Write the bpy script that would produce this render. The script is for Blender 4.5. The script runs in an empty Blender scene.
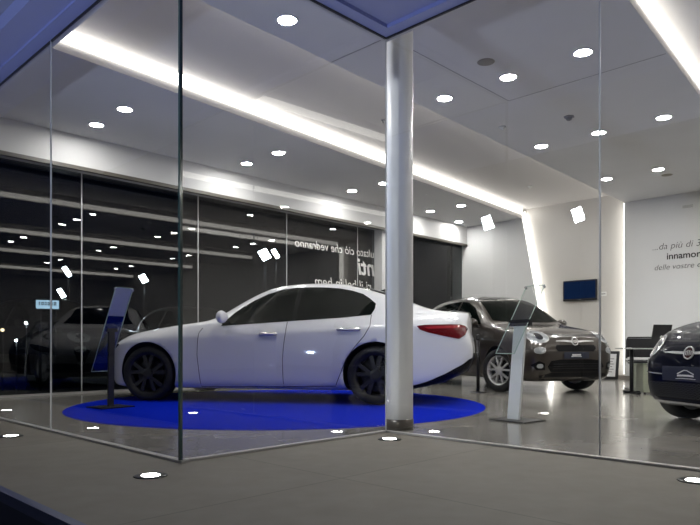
import bpy, bmesh, math, random
from mathutils import Vector, Matrix
from mathutils.bvhtree import BVHTree

random.seed(7)
scene = bpy.context.scene
COL = scene.collection
PI = math.pi

# ------------------------------------------------------------------ survey
F_PX, CAM_H, HOR = 638.8, 0.70, 346.0
HC, HG = 3.69, 3.21                      # ceiling height, glass head height
UE = 9.60                                # end wall
VB, VG = -5.66, -6.0                     # bulkhead face, back glass
C2 = Vector((0.293, 5.200))
U = Vector((0.6976, 0.7165)).normalized()
V = Vector((U.y, -U.x))
UL = -1.885                               # left facade


def W(u, v, z=0.0):
    p = C2 + U * u + V * v
    return Vector((p.x, p.y, z))


def ground(px, py, z=0.0):
    d = (CAM_H - z) * F_PX / (py - HOR)
    return Vector(((px - 350) / F_PX * d, d, z))


def uv_of(p):
    d = Vector((p.x, p.y)) - C2
    return d.dot(U), d.dot(V)


def ray(px, py):
    return Vector(((px - 350) / F_PX, 1.0, (HOR - py) / F_PX))


def on_u(px, py, u):
    """point of the survey sight line on the plane u = const -> (v, z)"""
    d = ray(px, py)
    d2 = Vector((d.x, d.y))
    t = (u + C2.dot(U)) / d2.dot(U)
    p = d * t
    return uv_of(p)[1], CAM_H + p.z


def on_v(px, py, v):
    d = ray(px, py)
    d2 = Vector((d.x, d.y))
    t = (v + C2.dot(V)) / d2.dot(V)
    p = d * t
    return uv_of(p)[0], CAM_H + p.z


ANG_U = math.atan2(U.y, U.x)
ANG_V = math.atan2(V.y, V.x)


# --------------------------------------------------------------- materials
def new_mat(name):
    m = bpy.data.materials.new(name)
    m.use_nodes = True
    nt = m.node_tree
    return m, nt, nt.nodes, nt.links, nt.nodes['Principled BSDF']


def pmat(name, col, rough=0.5, metal=0.0, coat=0.0, spec=0.5, noise=0.0, nscale=8.0, emit=None, estr=0.0, trans=0.0):
    m, nt, N, L, b = new_mat(name)
    b.inputs['Base Color'].default_value = (*col, 1)
    b.inputs['Roughness'].default_value = rough
    b.inputs['Metallic'].default_value = metal
    b.inputs['Coat Weight'].default_value = coat
    b.inputs['Coat Roughness'].default_value = 0.03
    b.inputs['Specular IOR Level'].default_value = spec
    b.inputs['Transmission Weight'].default_value = trans
    if emit:
        b.inputs['Emission Color'].default_value = (*emit, 1)
        b.inputs['Emission Strength'].default_value = estr
    if noise:
        tc = N.new('ShaderNodeTexCoord')
        nz = N.new('ShaderNodeTexNoise')
        nz.inputs['Scale'].default_value = nscale
        nz.inputs['Detail'].default_value = 5
        rp = N.new('ShaderNodeMapRange')
        rp.inputs['From Min'].default_value = 0.3
        rp.inputs['From Max'].default_value = 0.7
        rp.inputs['To Min'].default_value = 1 - noise
        rp.inputs['To Max'].default_value = 1 + noise
        mx = N.new('ShaderNodeVectorMath')
        mx.operation = 'SCALE'
        mx.inputs[0].default_value = col
        L.new(tc.outputs['Object'], nz.inputs['Vector'])
        L.new(nz.outputs['Fac'], rp.inputs['Value'])
        L.new(rp.outputs['Result'], mx.inputs['Scale'])
        L.new(mx.outputs['Vector'], b.inputs['Base Color'])
    return m


def emat(name, col, strength):
    m = bpy.data.materials.new(name)
    m.use_nodes = True
    nt = m.node_tree
    nt.nodes.clear()
    e = nt.nodes.new('ShaderNodeEmission')
    e.inputs[0].default_value = (*col, 1)
    e.inputs[1].default_value = strength
    o = nt.nodes.new('ShaderNodeOutputMaterial')
    nt.links.new(e.outputs[0], o.inputs[0])
    return m


def glass_mat(name, tint, base=0.08, rough=0.0):
    """single sheet of clear glass: transparent + Schlick mirror"""
    m = bpy.data.materials.new(name)
    m.use_nodes = True
    nt = m.node_tree
    N, L = nt.nodes, nt.links
    N.clear()
    lw = N.new('ShaderNodeLayerWeight')
    lw.inputs['Blend'].default_value = 0.5
    pw = N.new('ShaderNodeMath'); pw.operation = 'POWER'; pw.inputs[1].default_value = 5.0
    ml = N.new('ShaderNodeMath'); ml.operation = 'MULTIPLY_ADD'
    ml.inputs[1].default_value = 0.92 - base
    ml.inputs[2].default_value = base
    L.new(lw.outputs['Facing'], pw.inputs[0])
    L.new(pw.outputs[0], ml.inputs[0])
    tr = N.new('ShaderNodeBsdfTransparent'); tr.inputs[0].default_value = (*tint, 1)
    gl = N.new('ShaderNodeBsdfGlossy'); gl.inputs['Roughness'].default_value = rough
    gl.inputs[0].default_value = (1, 1, 1, 1)
    mx = N.new('ShaderNodeMixShader')
    L.new(ml.outputs[0], mx.inputs[0]); L.new(tr.outputs[0], mx.inputs[1]); L.new(gl.outputs[0], mx.inputs[2])
    o = N.new('ShaderNodeOutputMaterial')
    L.new(mx.outputs[0], o.inputs[0])
    return m


def concrete(name, c1, c2, r1, r2, scale, spec=0.5, joints=None):
    m, nt, N, L, b = new_mat(name)
    tc = N.new('ShaderNodeTexCoord')
    n1 = N.new('ShaderNodeTexNoise'); n1.inputs['Scale'].default_value = scale; n1.inputs['Detail'].default_value = 7
    n1.inputs['Roughness'].default_value = 0.6
    n2 = N.new('ShaderNodeTexNoise'); n2.inputs['Scale'].default_value = scale * 9; n2.inputs['Detail'].default_value = 4
    L.new(tc.outputs['Object'], n1.inputs['Vector']); L.new(tc.outputs['Object'], n2.inputs['Vector'])
    ad = N.new('ShaderNodeMath'); ad.operation = 'MULTIPLY_ADD'; ad.inputs[1].default_value = 0.35
    L.new(n2.outputs['Fac'], ad.inputs[0]); L.new(n1.outputs['Fac'], ad.inputs[2])
    rp = N.new('ShaderNodeValToRGB')
    rp.color_ramp.elements[0].position = 0.45; rp.color_ramp.elements[0].color = (*c1, 1)
    rp.color_ramp.elements[1].position = 0.9; rp.color_ramp.elements[1].color = (*c2, 1)
    L.new(ad.outputs[0], rp.inputs[0])
    out = rp.outputs[0]
    if joints:
        mp = N.new('ShaderNodeMapping'); mp.inputs['Rotation'].default_value = (0, 0, -ANG_U)
        br = N.new('ShaderNodeTexBrick')
        br.offset = 0.0
        br.inputs['Scale'].default_value = 1.0
        br.inputs['Brick Width'].default_value = joints
        br.inputs['Row Height'].default_value = joints
        br.inputs['Mortar Size'].default_value = 0.006
        br.inputs['Color1'].default_value = (1, 1, 1, 1); br.inputs['Color2'].default_value = (.94, .94, .94, 1)
        br.inputs['Mortar'].default_value = (.72, .72, .72, 1)
        L.new(tc.outputs['Object'], mp.inputs[0]); L.new(mp.outputs[0], br.inputs[0])
        mu = N.new('ShaderNodeMixRGB'); mu.blend_type = 'MULTIPLY'; mu.inputs[0].default_value = 1
        L.new(out, mu.inputs[1]); L.new(br.outputs[0], mu.inputs[2])
        out = mu.outputs[0]
    L.new(out, b.inputs['Base Color'])
    rr = N.new('ShaderNodeMapRange'); rr.inputs['To Min'].default_value = r1; rr.inputs['To Max'].default_value = r2
    L.new(n1.outputs['Fac'], rr.inputs['Value']); L.new(rr.outputs[0], b.inputs['Roughness'])
    b.inputs['Specular IOR Level'].default_value = spec
    return m


M = {}
M['floor'] = concrete('polished_concrete', (.19, .18, .16), (.36, .34, .305), .08, .24, .5, .6)
M['pave'] = concrete('outdoor_paving', (.19, .17, .135), (.27, .245, .20), .5, .7, .8, .3, joints=2.4)
M['road'] = pmat('asphalt', (.02, .022, .03), .8, noise=.3, nscale=30)
M['riser'] = pmat('step_riser', (.02, .026, .07), .5)
M['nosing'] = pmat('step_nosing', (.07, .085, .19), .4)
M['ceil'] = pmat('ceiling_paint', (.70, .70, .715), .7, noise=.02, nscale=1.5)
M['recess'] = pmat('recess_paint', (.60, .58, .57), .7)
M['wall'] = pmat('wall_paint', (.72, .72, .72), .55, noise=.02, nscale=1.2)
M['panel'] = pmat('niche_panel', (.58, .56, .53), .28, spec=.5)
M['band'] = pmat('bulkhead_paint', (.60, .60, .60), .5)
M['trimdark'] = pmat('dark_trim', (.10, .09, .075), .4)
M['skirt'] = pmat('skirting', (.22, .20, .18), .5)
M['canopy'] = pmat('canopy_panel', (.34, .38, .66), .45)  # blue of the outdoor light is put into this panel colour
M['canopy2'] = pmat('canopy_soffit', (.36, .38, .50), .55)
M['headframe'] = pmat('head_frame', (.32, .37, .70), .35)  # frame colour carries the same bluish outdoor light
M['gasket'] = pmat('gasket', (.02, .02, .025), .4)
M['glass'] = glass_mat('front_glass', (.93, .95, .95), .075)
M['glassb'] = glass_mat('back_glass', (.27, .29, .29), .052)
M['edge'] = pmat('glass_edge', (.02, .045, .045), .12, spec=.8)
M['bead'] = pmat('silicone_bead', (.55, .57, .58), .3)
M['sill'] = pmat('floor_channel', (.52, .51, .49), .35, metal=.3)
M['column'] = pmat('column_paint', (.92, .92, .94), .4)
M['colbase'] = pmat('column_base', (.16, .14, .12), .3, metal=.4)
M['led'] = emat('led_strip', (1.0, .95, .88), 5.0)
M['ledd'] = emat('led_strip_dim', (1.0, .95, .88), 4.0)
M['ledw'] = emat('led_strip_wall', (1.0, .95, .88), 6.0)
M['lens'] = emat('downlight_lens', (1.0, .97, .93), 260.0)
M['uplens'] = emat('uplight_lens', (1.0, .96, .92), 70.0)
M['ring'] = pmat('downlight_ring', (.8, .8, .8), .4)
M['upring'] = pmat('uplight_ring', (.03, .03, .03), .35, metal=.6)
M['speaker'] = pmat('speaker_grille', (.30, .28, .24), .7)
M['plastic'] = pmat('white_plastic', (.75, .75, .73), .4)
M['greyplastic'] = pmat('grey_plastic', (.25, .25, .26), .4)
M['blackp'] = pmat('black_plastic', (.012, .012, .014), .35)
M['blackm'] = pmat('black_metal', (.015, .015, .018), .35, metal=.3)
M['carpet'] = pmat('blue_carpet', (.001, .016, .46), .9, spec=.02, noise=.12, nscale=60)
M['white_paint'] = pmat('car_white', (.86, .86, .88), .28, coat=.8)
M['brown_paint'] = pmat('car_bronze', (.045, .036, .029), .30, metal=.3, coat=.9)
M['navy_paint'] = pmat('car_navy', (.003, .004, .012), .3, coat=.35, spec=.05)
M['dark_paint'] = pmat('car_dark', (.004, .005, .009), .3, coat=.2, spec=.15)
M['carglass'] = pmat('car_glass', (.003, .005, .004), .03, spec=.08)
M['trim'] = pmat('car_trim', (.006, .006, .007), .4, spec=.15)
M['seam'] = pmat('car_seam', (.03, .03, .035), .6)
M['arch'] = pmat('wheel_well', (.006, .006, .007), .8)
M['tyre'] = pmat('tyre', (.012, .012, .013), .7)
M['rimdark'] = pmat('rim_dark', (.03, .03, .033), .4, metal=.3)
M['rimsilver'] = pmat('rim_silver', (.62, .62, .62), .4, metal=.4)
M['disc'] = pmat('brake_disc', (.03, .03, .03), .5, metal=.5)
M['chrome'] = pmat('chrome', (.75, .75, .75), .22, metal=.55)
M['lamp'] = pmat('lamp_clear', (.42, .44, .46), .15, metal=.3, coat=1.0)
M['lampdark'] = pmat('lamp_dark', (.03, .03, .035), .08, coat=1.0)
M['tail'] = pmat('tail_lamp', (.16, .006, .010), .10, coat=1.0)
M['tailred'] = pmat('tail_lamp_bright', (.42, .02, .03), .2, coat=1.0)
M['plate'] = pmat('plate_dark', (.02, .024, .045), .4)
M['white'] = pmat('print_white', (.75, .75, .76), .5)
M['emblem'] = pmat('emblem_dark', (.05, .006, .01), .2, coat=1.0)
M['acrylic'] = glass_mat('acrylic', (.86, .90, .88), .14)
M['acrylicedge'] = pmat('acrylic_edge', (.45, .58, .52), .2)
M['postsilver'] = pmat('stand_aluminium', (.85, .87, .86), .45, metal=.1)
M['sheet'] = pmat('info_sheet', (.62, .62, .70), .5)
M['tv'] = pmat('tv_screen', (.003, .008, .03), .10, spec=.6, emit=(.008, .035, .12), estr=.22)
M['mesh'] = pmat('chair_mesh', (.02, .02, .022), .8)
M['greenglass'] = pmat('pale_green_front', (.52, .56, .44), .3)
M['ink'] = pmat('wall_ink', (.05, .05, .055), .6)
M['inkb'] = pmat('wall_ink_bold', (.03, .03, .03), .6)
M['vinyl'] = pmat('vinyl_white', (.80, .80, .78), .6)
M['flood'] = emat('flood_lens', (.86, .92, 1.0), 150.0)
M['floodhot'] = emat('flood_lens_hot', (.84, .92, 1.0), 150.0)
M['floodbig'] = emat('flood_lens_big', (.80, .90, 1.0), 160.0)
M['signlit'] = emat('sign_lit', (.45, .66, .85), 3.5)
M['signink'] = pmat('sign_ink', (.01, .02, .05), .6)
M['streetlit'] = emat('far_lamp', (1.0, .72, .45), 9.0)


# ------------------------------------------------------------------ helpers
def link_mesh(name, bm, mats, parent=None, smooth=False):
    me = bpy.data.meshes.new(name)
    bmesh.ops.recalc_face_normals(bm, faces=bm.faces[:])
    if smooth:
        for f in bm.faces:
            f.smooth = True
    bm.to_mesh(me)
    bm.free()
    if not isinstance(mats, (list, tuple)):
        mats = [mats]
    for m in mats:
        me.materials.append(m)
    o = bpy.data.objects.new(name, me)
    COL.objects.link(o)
    if parent:
        o.parent = parent
    return o


def tag(o, label, cat, group=None, kind=None):
    o['label'] = label
    o['category'] = cat
    if group:
        o['group'] = group
    if kind:
        o['kind'] = kind
    return o


def empty(name, label, cat, loc=(0, 0, 0), rz=0.0, group=None, s=1.0):
    o = bpy.data.objects.new(name, None)
    o.empty_display_size = .1
    COL.objects.link(o)
    o.location = loc
    o.rotation_euler = (0, 0, rz)
    o.scale = (s, s, s)
    return tag(o, label, cat, group)


def struct(name, bm, mats, smooth=False, parent=None):
    o = link_mesh(name, bm, mats, parent, smooth)
    if parent is None:
        o['kind'] = 'structure'
    return o


def copy_tree(o, parent=None):
    c = o.copy()
    COL.objects.link(c)
    if parent:
        c.parent = parent
    for ch in list(o.children):
        copy_tree(ch, c)
    return c


def B():
    return bmesh.new()


def face(bm, pts, mi=0):
    f = bm.faces.new([bm.verts.new(p) for p in pts])
    f.material_index = mi
    return f


def box(bm, c, s, rot=None, bevel=0.0, mi=0):
    mat = Matrix.Translation(c) @ (rot.to_4x4() if rot else Matrix.Identity(4)) @ Matrix.Diagonal((*s, 1))
    r = bmesh.ops.create_cube(bm, size=1.0, matrix=mat)
    fs = set(f for v in r['verts'] for f in v.link_faces)
    for f in fs:
        f.material_index = mi
    if bevel:
        es = list(set(e for v in r['verts'] for e in v.link_edges))
        bmesh.ops.bevel(bm, geom=es, offset=bevel, segments=2, affect='EDGES')


def prism(bm, pts, mi=0):
    """pts: (bottom loop, top loop) of equal length"""
    a = [bm.verts.new(p) for p in pts[0]]
    b = [bm.verts.new(p) for p in pts[1]]
    n = len(a)
    fs = [bm.faces.new(a[::-1]), bm.faces.new(b)]
    for i in range(n):
        fs.append(bm.faces.new([a[i], a[(i + 1) % n], b[(i + 1) % n], b[i]]))
    for f in fs:
        f.material_index = mi


def uvbox(bm, u0, u1, v0, v1, z0, z1, mi=0):
    lo = [W(u0, v0, z0), W(u1, v0, z0), W(u1, v1, z0), W(u0, v1, z0)]
    hi = [W(u0, v0, z1), W(u1, v0, z1), W(u1, v1, z1), W(u0, v1, z1)]
    prism(bm, (lo, hi), mi)


def tube(bm, pts, r, seg=10, cap=True, mi=0):
    pts = [Vector(p) for p in pts]
    rings = []
    n = len(pts)
    prev = None
    for i, p in enumerate(pts):
        t = (pts[min(i + 1, n - 1)] - pts[max(i - 1, 0)]).normalized()
        if prev is None:
            a = t.orthogonal().normalized()
        else:
            a = (prev - t * prev.dot(t)).normalized()
        prev = a
        b = t.cross(a)
        rings.append([bm.verts.new(p + (a * math.cos(2 * PI * k / seg) + b * math.sin(2 * PI * k / seg)) * r) for k in range(seg)])
    fs = []
    for i in range(n - 1):
        for k in range(seg):
            fs.append(bm.faces.new([rings[i][k], rings[i][(k + 1) % seg], rings[i + 1][(k + 1) % seg], rings[i + 1][k]]))
    if cap:
        fs.append(bm.faces.new(rings[0][::-1]))
        fs.append(bm.faces.new(rings[-1]))
    for f in fs:
        f.smooth = True
        f.material_index = mi


def lathe(bm, prof, axis='z', seg=32, mi=0, closed=False):
    """prof: list of (radius, height along axis)"""
    rings = []
    for r, h in prof:
        ring = []
        for k in range(seg):
            a = 2 * PI * k / seg
            x, y = r * math.cos(a), r * math.sin(a)
            p = (x, y, h) if axis == 'z' else ((x, h, y) if axis == 'y' else (h, x, y))
            ring.append(bm.verts.new(p))
        rings.append(ring)
    n = len(rings)
    fs = []
    for i in range(n if closed else n - 1):
        A, Bq = rings[i], rings[(i + 1) % n]
        for k in range(seg):
            fs.append(bm.faces.new([A[k], A[(k + 1) % seg], Bq[(k + 1) % seg], Bq[k]]))
    if not closed:
        if prof[0][0] > 1e-6:
            fs.append(bm.faces.new(rings[0][::-1]))
        if prof[-1][0] > 1e-6:
            fs.append(bm.faces.new(rings[-1]))
    bmesh.ops.remove_doubles(bm, verts=[v for r in rings for v in r], dist=1e-6)
    for f in bm.faces:
        f.material_index = f.material_index if f not in fs else mi


def text_mesh(txt, size, mat, name, parent, M4, shear=0.0, extrude=0.001, bold=0.0, mirror=False, align='LEFT', space=1.0):
    cu = bpy.data.curves.new(name, 'FONT')
    cu.body = txt
    cu.size = size
    cu.shear = shear
    cu.extrude = extrude
    cu.offset = bold
    cu.align_x = align
    cu.space_character = space
    o = bpy.data.objects.new(name + '_tmp', cu)
    COL.objects.link(o)
    dg = bpy.context.evaluated_depsgraph_get()
    me = bpy.data.meshes.new_from_object(o.evaluated_get(dg))
    bpy.data.objects.remove(o)
    bpy.data.curves.remove(cu)
    if mirror:
        me.transform(Matrix.Diagonal((-1, 1, 1, 1)))
    me.transform(M4)
    me.materials.clear()
    me.materials.append(mat)
    r = bpy.data.objects.new(name, me)
    COL.objects.link(r)
    if parent:
        r.parent = parent
    return r


def frame(o, x, y):
    """4x4 with local x along x, local y along y, at o"""
    x = Vector(x).normalized(); y = Vector(y).normalized(); z = x.cross(y)
    m = Matrix((x, y, z)).transposed().to_4x4()
    m.translation = o
    return m


U3 = Vector((U.x, U.y, 0)); V3 = Vector((V.x, V.y, 0)); Z3 = Vector((0, 0, 1))

# ------------------------------------------------------------------- shell
VR = 13.2                                # right end of the hall (out of the picture)
bm = B()
pts = [(UL, VG - .1), (UE + .3, VG - .1), (UE + .3, VR), (0, VR), (0, 0), (UL, 0)]
face(bm, [W(u, v, 0) for u, v in pts])
struct('floor', bm, M['floor'])

bm = B()
face(bm, [W(u, v, -.002) for u, v in [(-2.855, -14), (UL, -14), (UL, 0), (0, 0), (0, 16), (-2.855, 16)]])
struct('floor_pavement', bm, M['pave'])
bm = B()
uvbox(bm, -2.90, -2.856, -14, 16, -.05, .0)
struct('trim_1', bm, M['nosing'])
bm = B()
uvbox(bm, -2.895, -2.86, -14, 16, -.45, -.05)
struct('wall_step', bm, M['riser'])
bm = B()
face(bm, [W(-30, -40, -.45), W(-2.87, -40, -.45), W(-2.87, 40, -.45), W(-30, 40, -.45)])
struct('floor_road', bm, M['road'])
bm = B()
face(bm, [W(-20, -60, -.02), W(60, -60, -.02), W(60, VG - .1, -.02), W(UL, VG - .1, -.02), W(UL, -14, -.02), W(-2.85, -14, -.02), W(-20, -14, -.02)])
struct('floor_yard', bm, M['road'])

# recess lines v = a + b*u
L1 = (-3.316, -.0853); L2 = (-1.40, -.039); L3 = (1.42, -.075); L4 = (2.95, -.05)
L5 = (5.15, -.07); L6 = (6.75, -.05); L7 = (9.7, -.07); L8 = (11.5, -.05)


def ln(l, u):
    return l[0] + l[1] * u


RH = .24


def ceil_panel(bm, la, lb, ua, ub=UE):
    """flat ceiling between two recess lines"""
    face(bm, [W(ua, ln(la, ua), HC), W(ub, ln(la, ub), HC), W(ub, ln(lb, ub), HC), W(ua, ln(lb, ua), HC)])


bm = B()
ceil_panel(bm, (VG, 0), L1, UL)
face(bm, [W(u, v, HC) for u, v in [(UL, ln(L2, UL)), (UE, ln(L2, UE)), (UE, ln(L3, UE)), (0, ln(L3, 0)), (0, 0), (UL, 0)]])
ceil_panel(bm, L4, L5, 0)
ceil_panel(bm, L6, L7, 0)
ceil_panel(bm, L8, (VR, 0), 0)
struct('ceiling', bm, M['ceil'])
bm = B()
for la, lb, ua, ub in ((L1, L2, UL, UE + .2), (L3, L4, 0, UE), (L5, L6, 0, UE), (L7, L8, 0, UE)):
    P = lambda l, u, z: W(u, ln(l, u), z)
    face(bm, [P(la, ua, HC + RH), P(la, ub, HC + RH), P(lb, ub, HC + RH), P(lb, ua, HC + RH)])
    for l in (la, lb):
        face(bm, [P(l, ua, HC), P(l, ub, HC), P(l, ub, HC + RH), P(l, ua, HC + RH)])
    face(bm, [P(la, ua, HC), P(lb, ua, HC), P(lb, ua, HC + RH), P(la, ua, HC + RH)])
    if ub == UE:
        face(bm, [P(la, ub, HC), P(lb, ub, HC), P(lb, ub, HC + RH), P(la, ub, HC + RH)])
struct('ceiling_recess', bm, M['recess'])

# ceiling joints (shallow shadow lines in the middle panel)
bm = B()
vj0 = uv_of(ground(443, 66, HC))[1]
uj0 = uv_of(ground(363, 48, HC))[0]
uj1 = uv_of(ground(508, 101, HC))[0]
uvbox(bm, uj0, uj1, vj0 - .004, vj0 + .004, HC - .003, HC - .0005)
uvbox(bm, uj0 - .004, uj0 + .004, ln(L2, uj0) + .02, vj0, HC - .003, HC - .0005)
uvbox(bm, uj1 - .004, uj1 + .004, vj0, ln(L3, uj1) - .02, HC - .003, HC - .0005)
struct('trim_2', bm, pmat('ceiling_joint', (.30, .30, .31), .8))

# LED strips
for i, (l, ua, ub, side, name) in enumerate(((L1, UL + .1, UE - .01, 1, 'long LED strip in the ceiling recess above the white sedan'),
                                       (L3, .08, UE - .05, 1, 'LED strip in the ceiling recess at the top right corner'),
                                       (L5, .08, UE - .05, 1, None), (L7, .08, UE - .05, 1, None))):
    bm = B()
    o = .012
    a = [W(ua, ln(l, ua) + o, HC + .09), W(ub, ln(l, ub) + o, HC + .09), W(ub, ln(l, ub) + o, HC + .237), W(ua, ln(l, ua) + o, HC + .237)]
    b = [p + V3 * .012 for p in a]
    prism(bm, (a, b))
    s = link_mesh('led_strip', bm, M['led'])
    tag(s, name or ('LED strip in the third ceiling recess, right of the picture' if i == 2 else 'LED strip in the last ceiling recess, far right of the picture'), 'light strip', 'LED strips in the ceiling recesses')

for l, ua, nm in ((L2, UL + .1, 'dim LED strip on the right side of the ceiling recess above the white sedan'), (L4, .08, 'dim LED strip on the right side of the second ceiling recess'), (L6, .08, 'dim LED strip on the right side of the third ceiling recess'), (L8, .08, 'dim LED strip on the right side of the last ceiling recess')):
    bm = B()
    ub, o = UE - .05, -.012
    a = [W(ua, ln(l, ua) + o, HC + .02), W(ub, ln(l, ub) + o, HC + .02), W(ub, ln(l, ub) + o, HC + .12), W(ua, ln(l, ua) + o, HC + .12)]
    prism(bm, (a, [p - V3 * .012 for p in a]))
    tag(link_mesh('led_strip', bm, M['ledd']), nm, 'light strip', 'LED strips in the ceiling recesses')

# end wall with the light niche
el_t = on_u(521.7, 218.5, UE)
el_b = on_u(533.7, 285, UE)
vt = ln(L1, UE)
slope = (el_b[0] - el_t[0]) / (el_b[1] - HC)
vl = lambda z: vt + slope * (z - HC)
vr = ln(L2, UE)
ZT = HC
ND = .2
bm = B()
face(bm, [W(UE, VG - .1, 0), W(UE, vl(0), 0), W(UE, vl(ZT), ZT), W(UE, VG - .1, ZT)])
struct('wall_end', bm, M['wall'])
bm = B()
face(bm, [W(UE, vr, 0), W(UE, VR, 0), W(UE, VR, ZT), W(UE, vr, ZT)])
struct('wall_text', bm, M['wall'])
bm = B()
face(bm, [W(UE + ND, vl(0) - .01, 0), W(UE + ND, vr + .01, 0), W(UE + ND, vr + .01, HC + RH), W(UE + ND, vl(ZT) - .02, HC + RH)])
face(bm, [W(UE, vl(0), 0), W(UE + ND, vl(0), 0), W(UE + ND, vl(HC + RH), HC + RH), W(UE, vl(HC + RH), HC + RH)])
face(bm, [W(UE, vr, 0), W(UE + ND, vr, 0), W(UE + ND, vr, HC + RH), W(UE, vr, HC + RH)])
struct('wall_niche', bm, M['panel'])
for side, zz, nm in ((1, None, 'slanted LED strip down the left edge of the end wall niche'), (-1, None, 'upright LED strip down the right edge of the end wall niche')):
    bm = B()
    g = (lambda z: vl(z) + .01) if side > 0 else (lambda z: vr - .01)
    z0, z1 = .12, (HC + .18 if side > 0 else HC - .01)
    u0, u1 = UE + .015, UE + .185
    lo = [W(u0, g(z0), z0), W(u1, g(z0), z0), W(u1, g(z0) + side * .012, z0), W(u0, g(z0) + side * .012, z0)]
    hi = [W(u0, g(z1), z1), W(u1, g(z1), z1), W(u1, g(z1) + side * .012, z1), W(u0, g(z1) + side * .012, z1)]
    prism(bm, (lo, hi))
    tag(link_mesh('led_strip', bm, M['ledw']), nm, 'light strip', 'LED strips on the end wall')
bm = B()
uvbox(bm, UE - .014, UE, vr + .002, VR, 0, .08)
struct('baseboard_end', bm, M['skirt'])
bm = B()
uvbox(bm, UE - .014, UE, VG, vl(.08) - .01, 0, .08)
uvbox(bm, UE + ND - .014, UE + ND, vl(.08) + .03, vr - .03, 0, .08)
struct('baseboard_left', bm, M['skirt'])

# back: bulkhead, pier, glass
ua_p = on_v(374.5, 300, VG)[0]
VG2 = -5.80
ub_p = on_v(412, 300, VG2)[0]
uc_p = on_v(462.0, 300, VG2)[0]
BZ = 3.25
bm = B()
uvbox(bm, UL, UE, VG - .08, VB, BZ, HC)
struct('wall_bulkhead', bm, M['band'])
bm = B()
uvbox(bm, UL, UE, VB - .06, VB + .012, BZ - .05, BZ + .002)
struct('trim_3', bm, M['trimdark'])
bm = B()
uvbox(bm, ua_p, ub_p, VG - .08, VG2 + .02, 0, BZ)
uvbox(bm, uc_p, UE, VG - .08, VG2 + .02, 0, BZ)
struct('wall_back', bm, M['wall'])
bm = B()
uvbox(bm, UE - .1, UE + .3, VG - .2, VG - .1, 0, 4.2)
uvbox(bm, UL - .1, UE + .3, VG - .2, VG - .08, BZ, 4.2)
struct('wall_back_outer', bm, M['trimdark'])
us = [UL] + [on_v(x, 300, VG)[0] for x in (81.6, 198, 286.6, 357.5)] + [ua_p]
wn = [0]


def pane(pts, mat, edges=(), emat_=None):
    wn[0] += 1
    bm = B()
    face(bm, pts)
    o = struct('window_%d' % wn[0], bm, mat)
    return o


for a, b in list(zip(us[:-1], us[1:])) + [(ub_p, uc_p)]:
    g = VG2 if a == ub_p else VG
    o = pane([W(a + .004, g, 0.03), W(b - .004, g, 0.03), W(b - .004, g, BZ), W(a + .004, g, BZ)], M['glassb'])
    bm = B()
    uvbox(bm, b - .008, b + .008, g - .006, g + .006, .03, BZ)
    link_mesh('window_joint', bm, M['bead'], o)
bm = B()
uvbox(bm, UL, UE, VG - .03, VG + .03, 0, .03)
struct('trim_4', bm, M['sill'])

# front glass: left run, middle pane, right run
vj = [0, -2.0, -3.95, VG]
for a, b in zip(vj[:-1], vj[1:]):
    o = pane([W(UL, a - .004, .02), W(UL, b + .004, .02), W(UL, b + .004, HG), W(UL, a - .004, HG)], M['glass'])
    bm = B()
    if b > VG:
        uvbox(bm, UL - .005, UL + .005, b - .005, b + .005, .02, HG)
        link_mesh('window_joint', bm, M['bead'], o)
    else:
        bm.free()
o = pane([W(UL + .004, 0, .02), W(-.004, 0, .02), W(-.004, 0, HG), W(UL + .004, 0, HG)], M['glass'])
bm = B()
uvbox(bm, UL - .009, UL + .010, -.010, .009, .0, HG)
link_mesh('glass_edge', bm, M['edge'], o)
bm = B()
uvbox(bm, -.004, .004, -.004, .004, .0, HG)
link_mesh('window_joint', bm, M['bead'], o)
vj = [0, 1.76, 3.6, 5.5, 7.4, 9.3, 11.2, VR]
for a, b in zip(vj[:-1], vj[1:]):
    o = pane([W(0, a + .004, .02), W(0, b - .004, .02), W(0, b - .004, HG), W(0, a + .004, HG)], M['glass'])
    bm = B()
    uvbox(bm, -.005, .005, b - .0045, b + .0045, .02, HG)
    link_mesh('window_joint', bm, M['bead'], o)
bm = B()
uvbox(bm, UL - .012, UL + .035, VG, .035, -.001, .012)
uvbox(bm, UL, .0, -.035, .012, -.001, .012)
uvbox(bm, -.012, .035, 0, VR, -.001, .012)
struct('trim_5', bm, M['sill'])
# right end and left end side walls (outside the picture)
bm = B()
uvbox(bm, -.1, UE + .3, VR, VR + .1, 0, 4.2)
struct('wall_right', bm, M['wall'])

# canopy and head frame
bm = B()
fw = .11
uvbox(bm, UL - fw, UL, VG, fw, HG, HG + .2)
uvbox(bm, UL, -fw, 0, fw, HG, HG + .2)
uvbox(bm, -fw, 0, 0, VR, HG, HG + .2)
struct('trim_6', bm, M['headframe'])
bm = B()
for z in (HG,):
    uvbox(bm, UL - .004, UL + .012, VG, .0, z - .012, z)
    uvbox(bm, UL, 0, -.012, .004, z - .012, z)
    uvbox(bm, -.004, .012, 0, VR, z - .012, z)
struct('trim_7', bm, M['gasket'])
bm = B()
uvbox(bm, UL - .33, UL - fw, VG - .3, fw, HG + .02, 4.3)         # left blue fascia strip
uvbox(bm, UL - fw, -fw, fw, VR, HG + .03, 4.3)                    # soffit above the recess
uvbox(bm, UL - .33, UL - fw, fw, VR, HG + .02, 4.3)
struct('ceiling_canopy', bm, M['canopy'])
bm = B()
uvbox(bm, -4.2, UL - .33, VG - .3, VR, HG + .14, 4.3)
struct('ceiling_eaves', bm, M['canopy2'])
bm = B()
uvbox(bm, UL, UL + .06, VG, 0, HG, 4.2)
uvbox(bm, UL, 0, -.06, 0, HG, 4.2)
uvbox(bm, 0, .06, -.06, VR, HG, 4.2)
struct('wall_front', bm, M['wall'])
bm = B()
face(bm, [W(-4.2, VG - .3, 4.31), W(UE + .3, VG - .3, 4.31), W(UE + .3, VR, 4.31), W(-4.2, VR, 4.31)])
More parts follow.
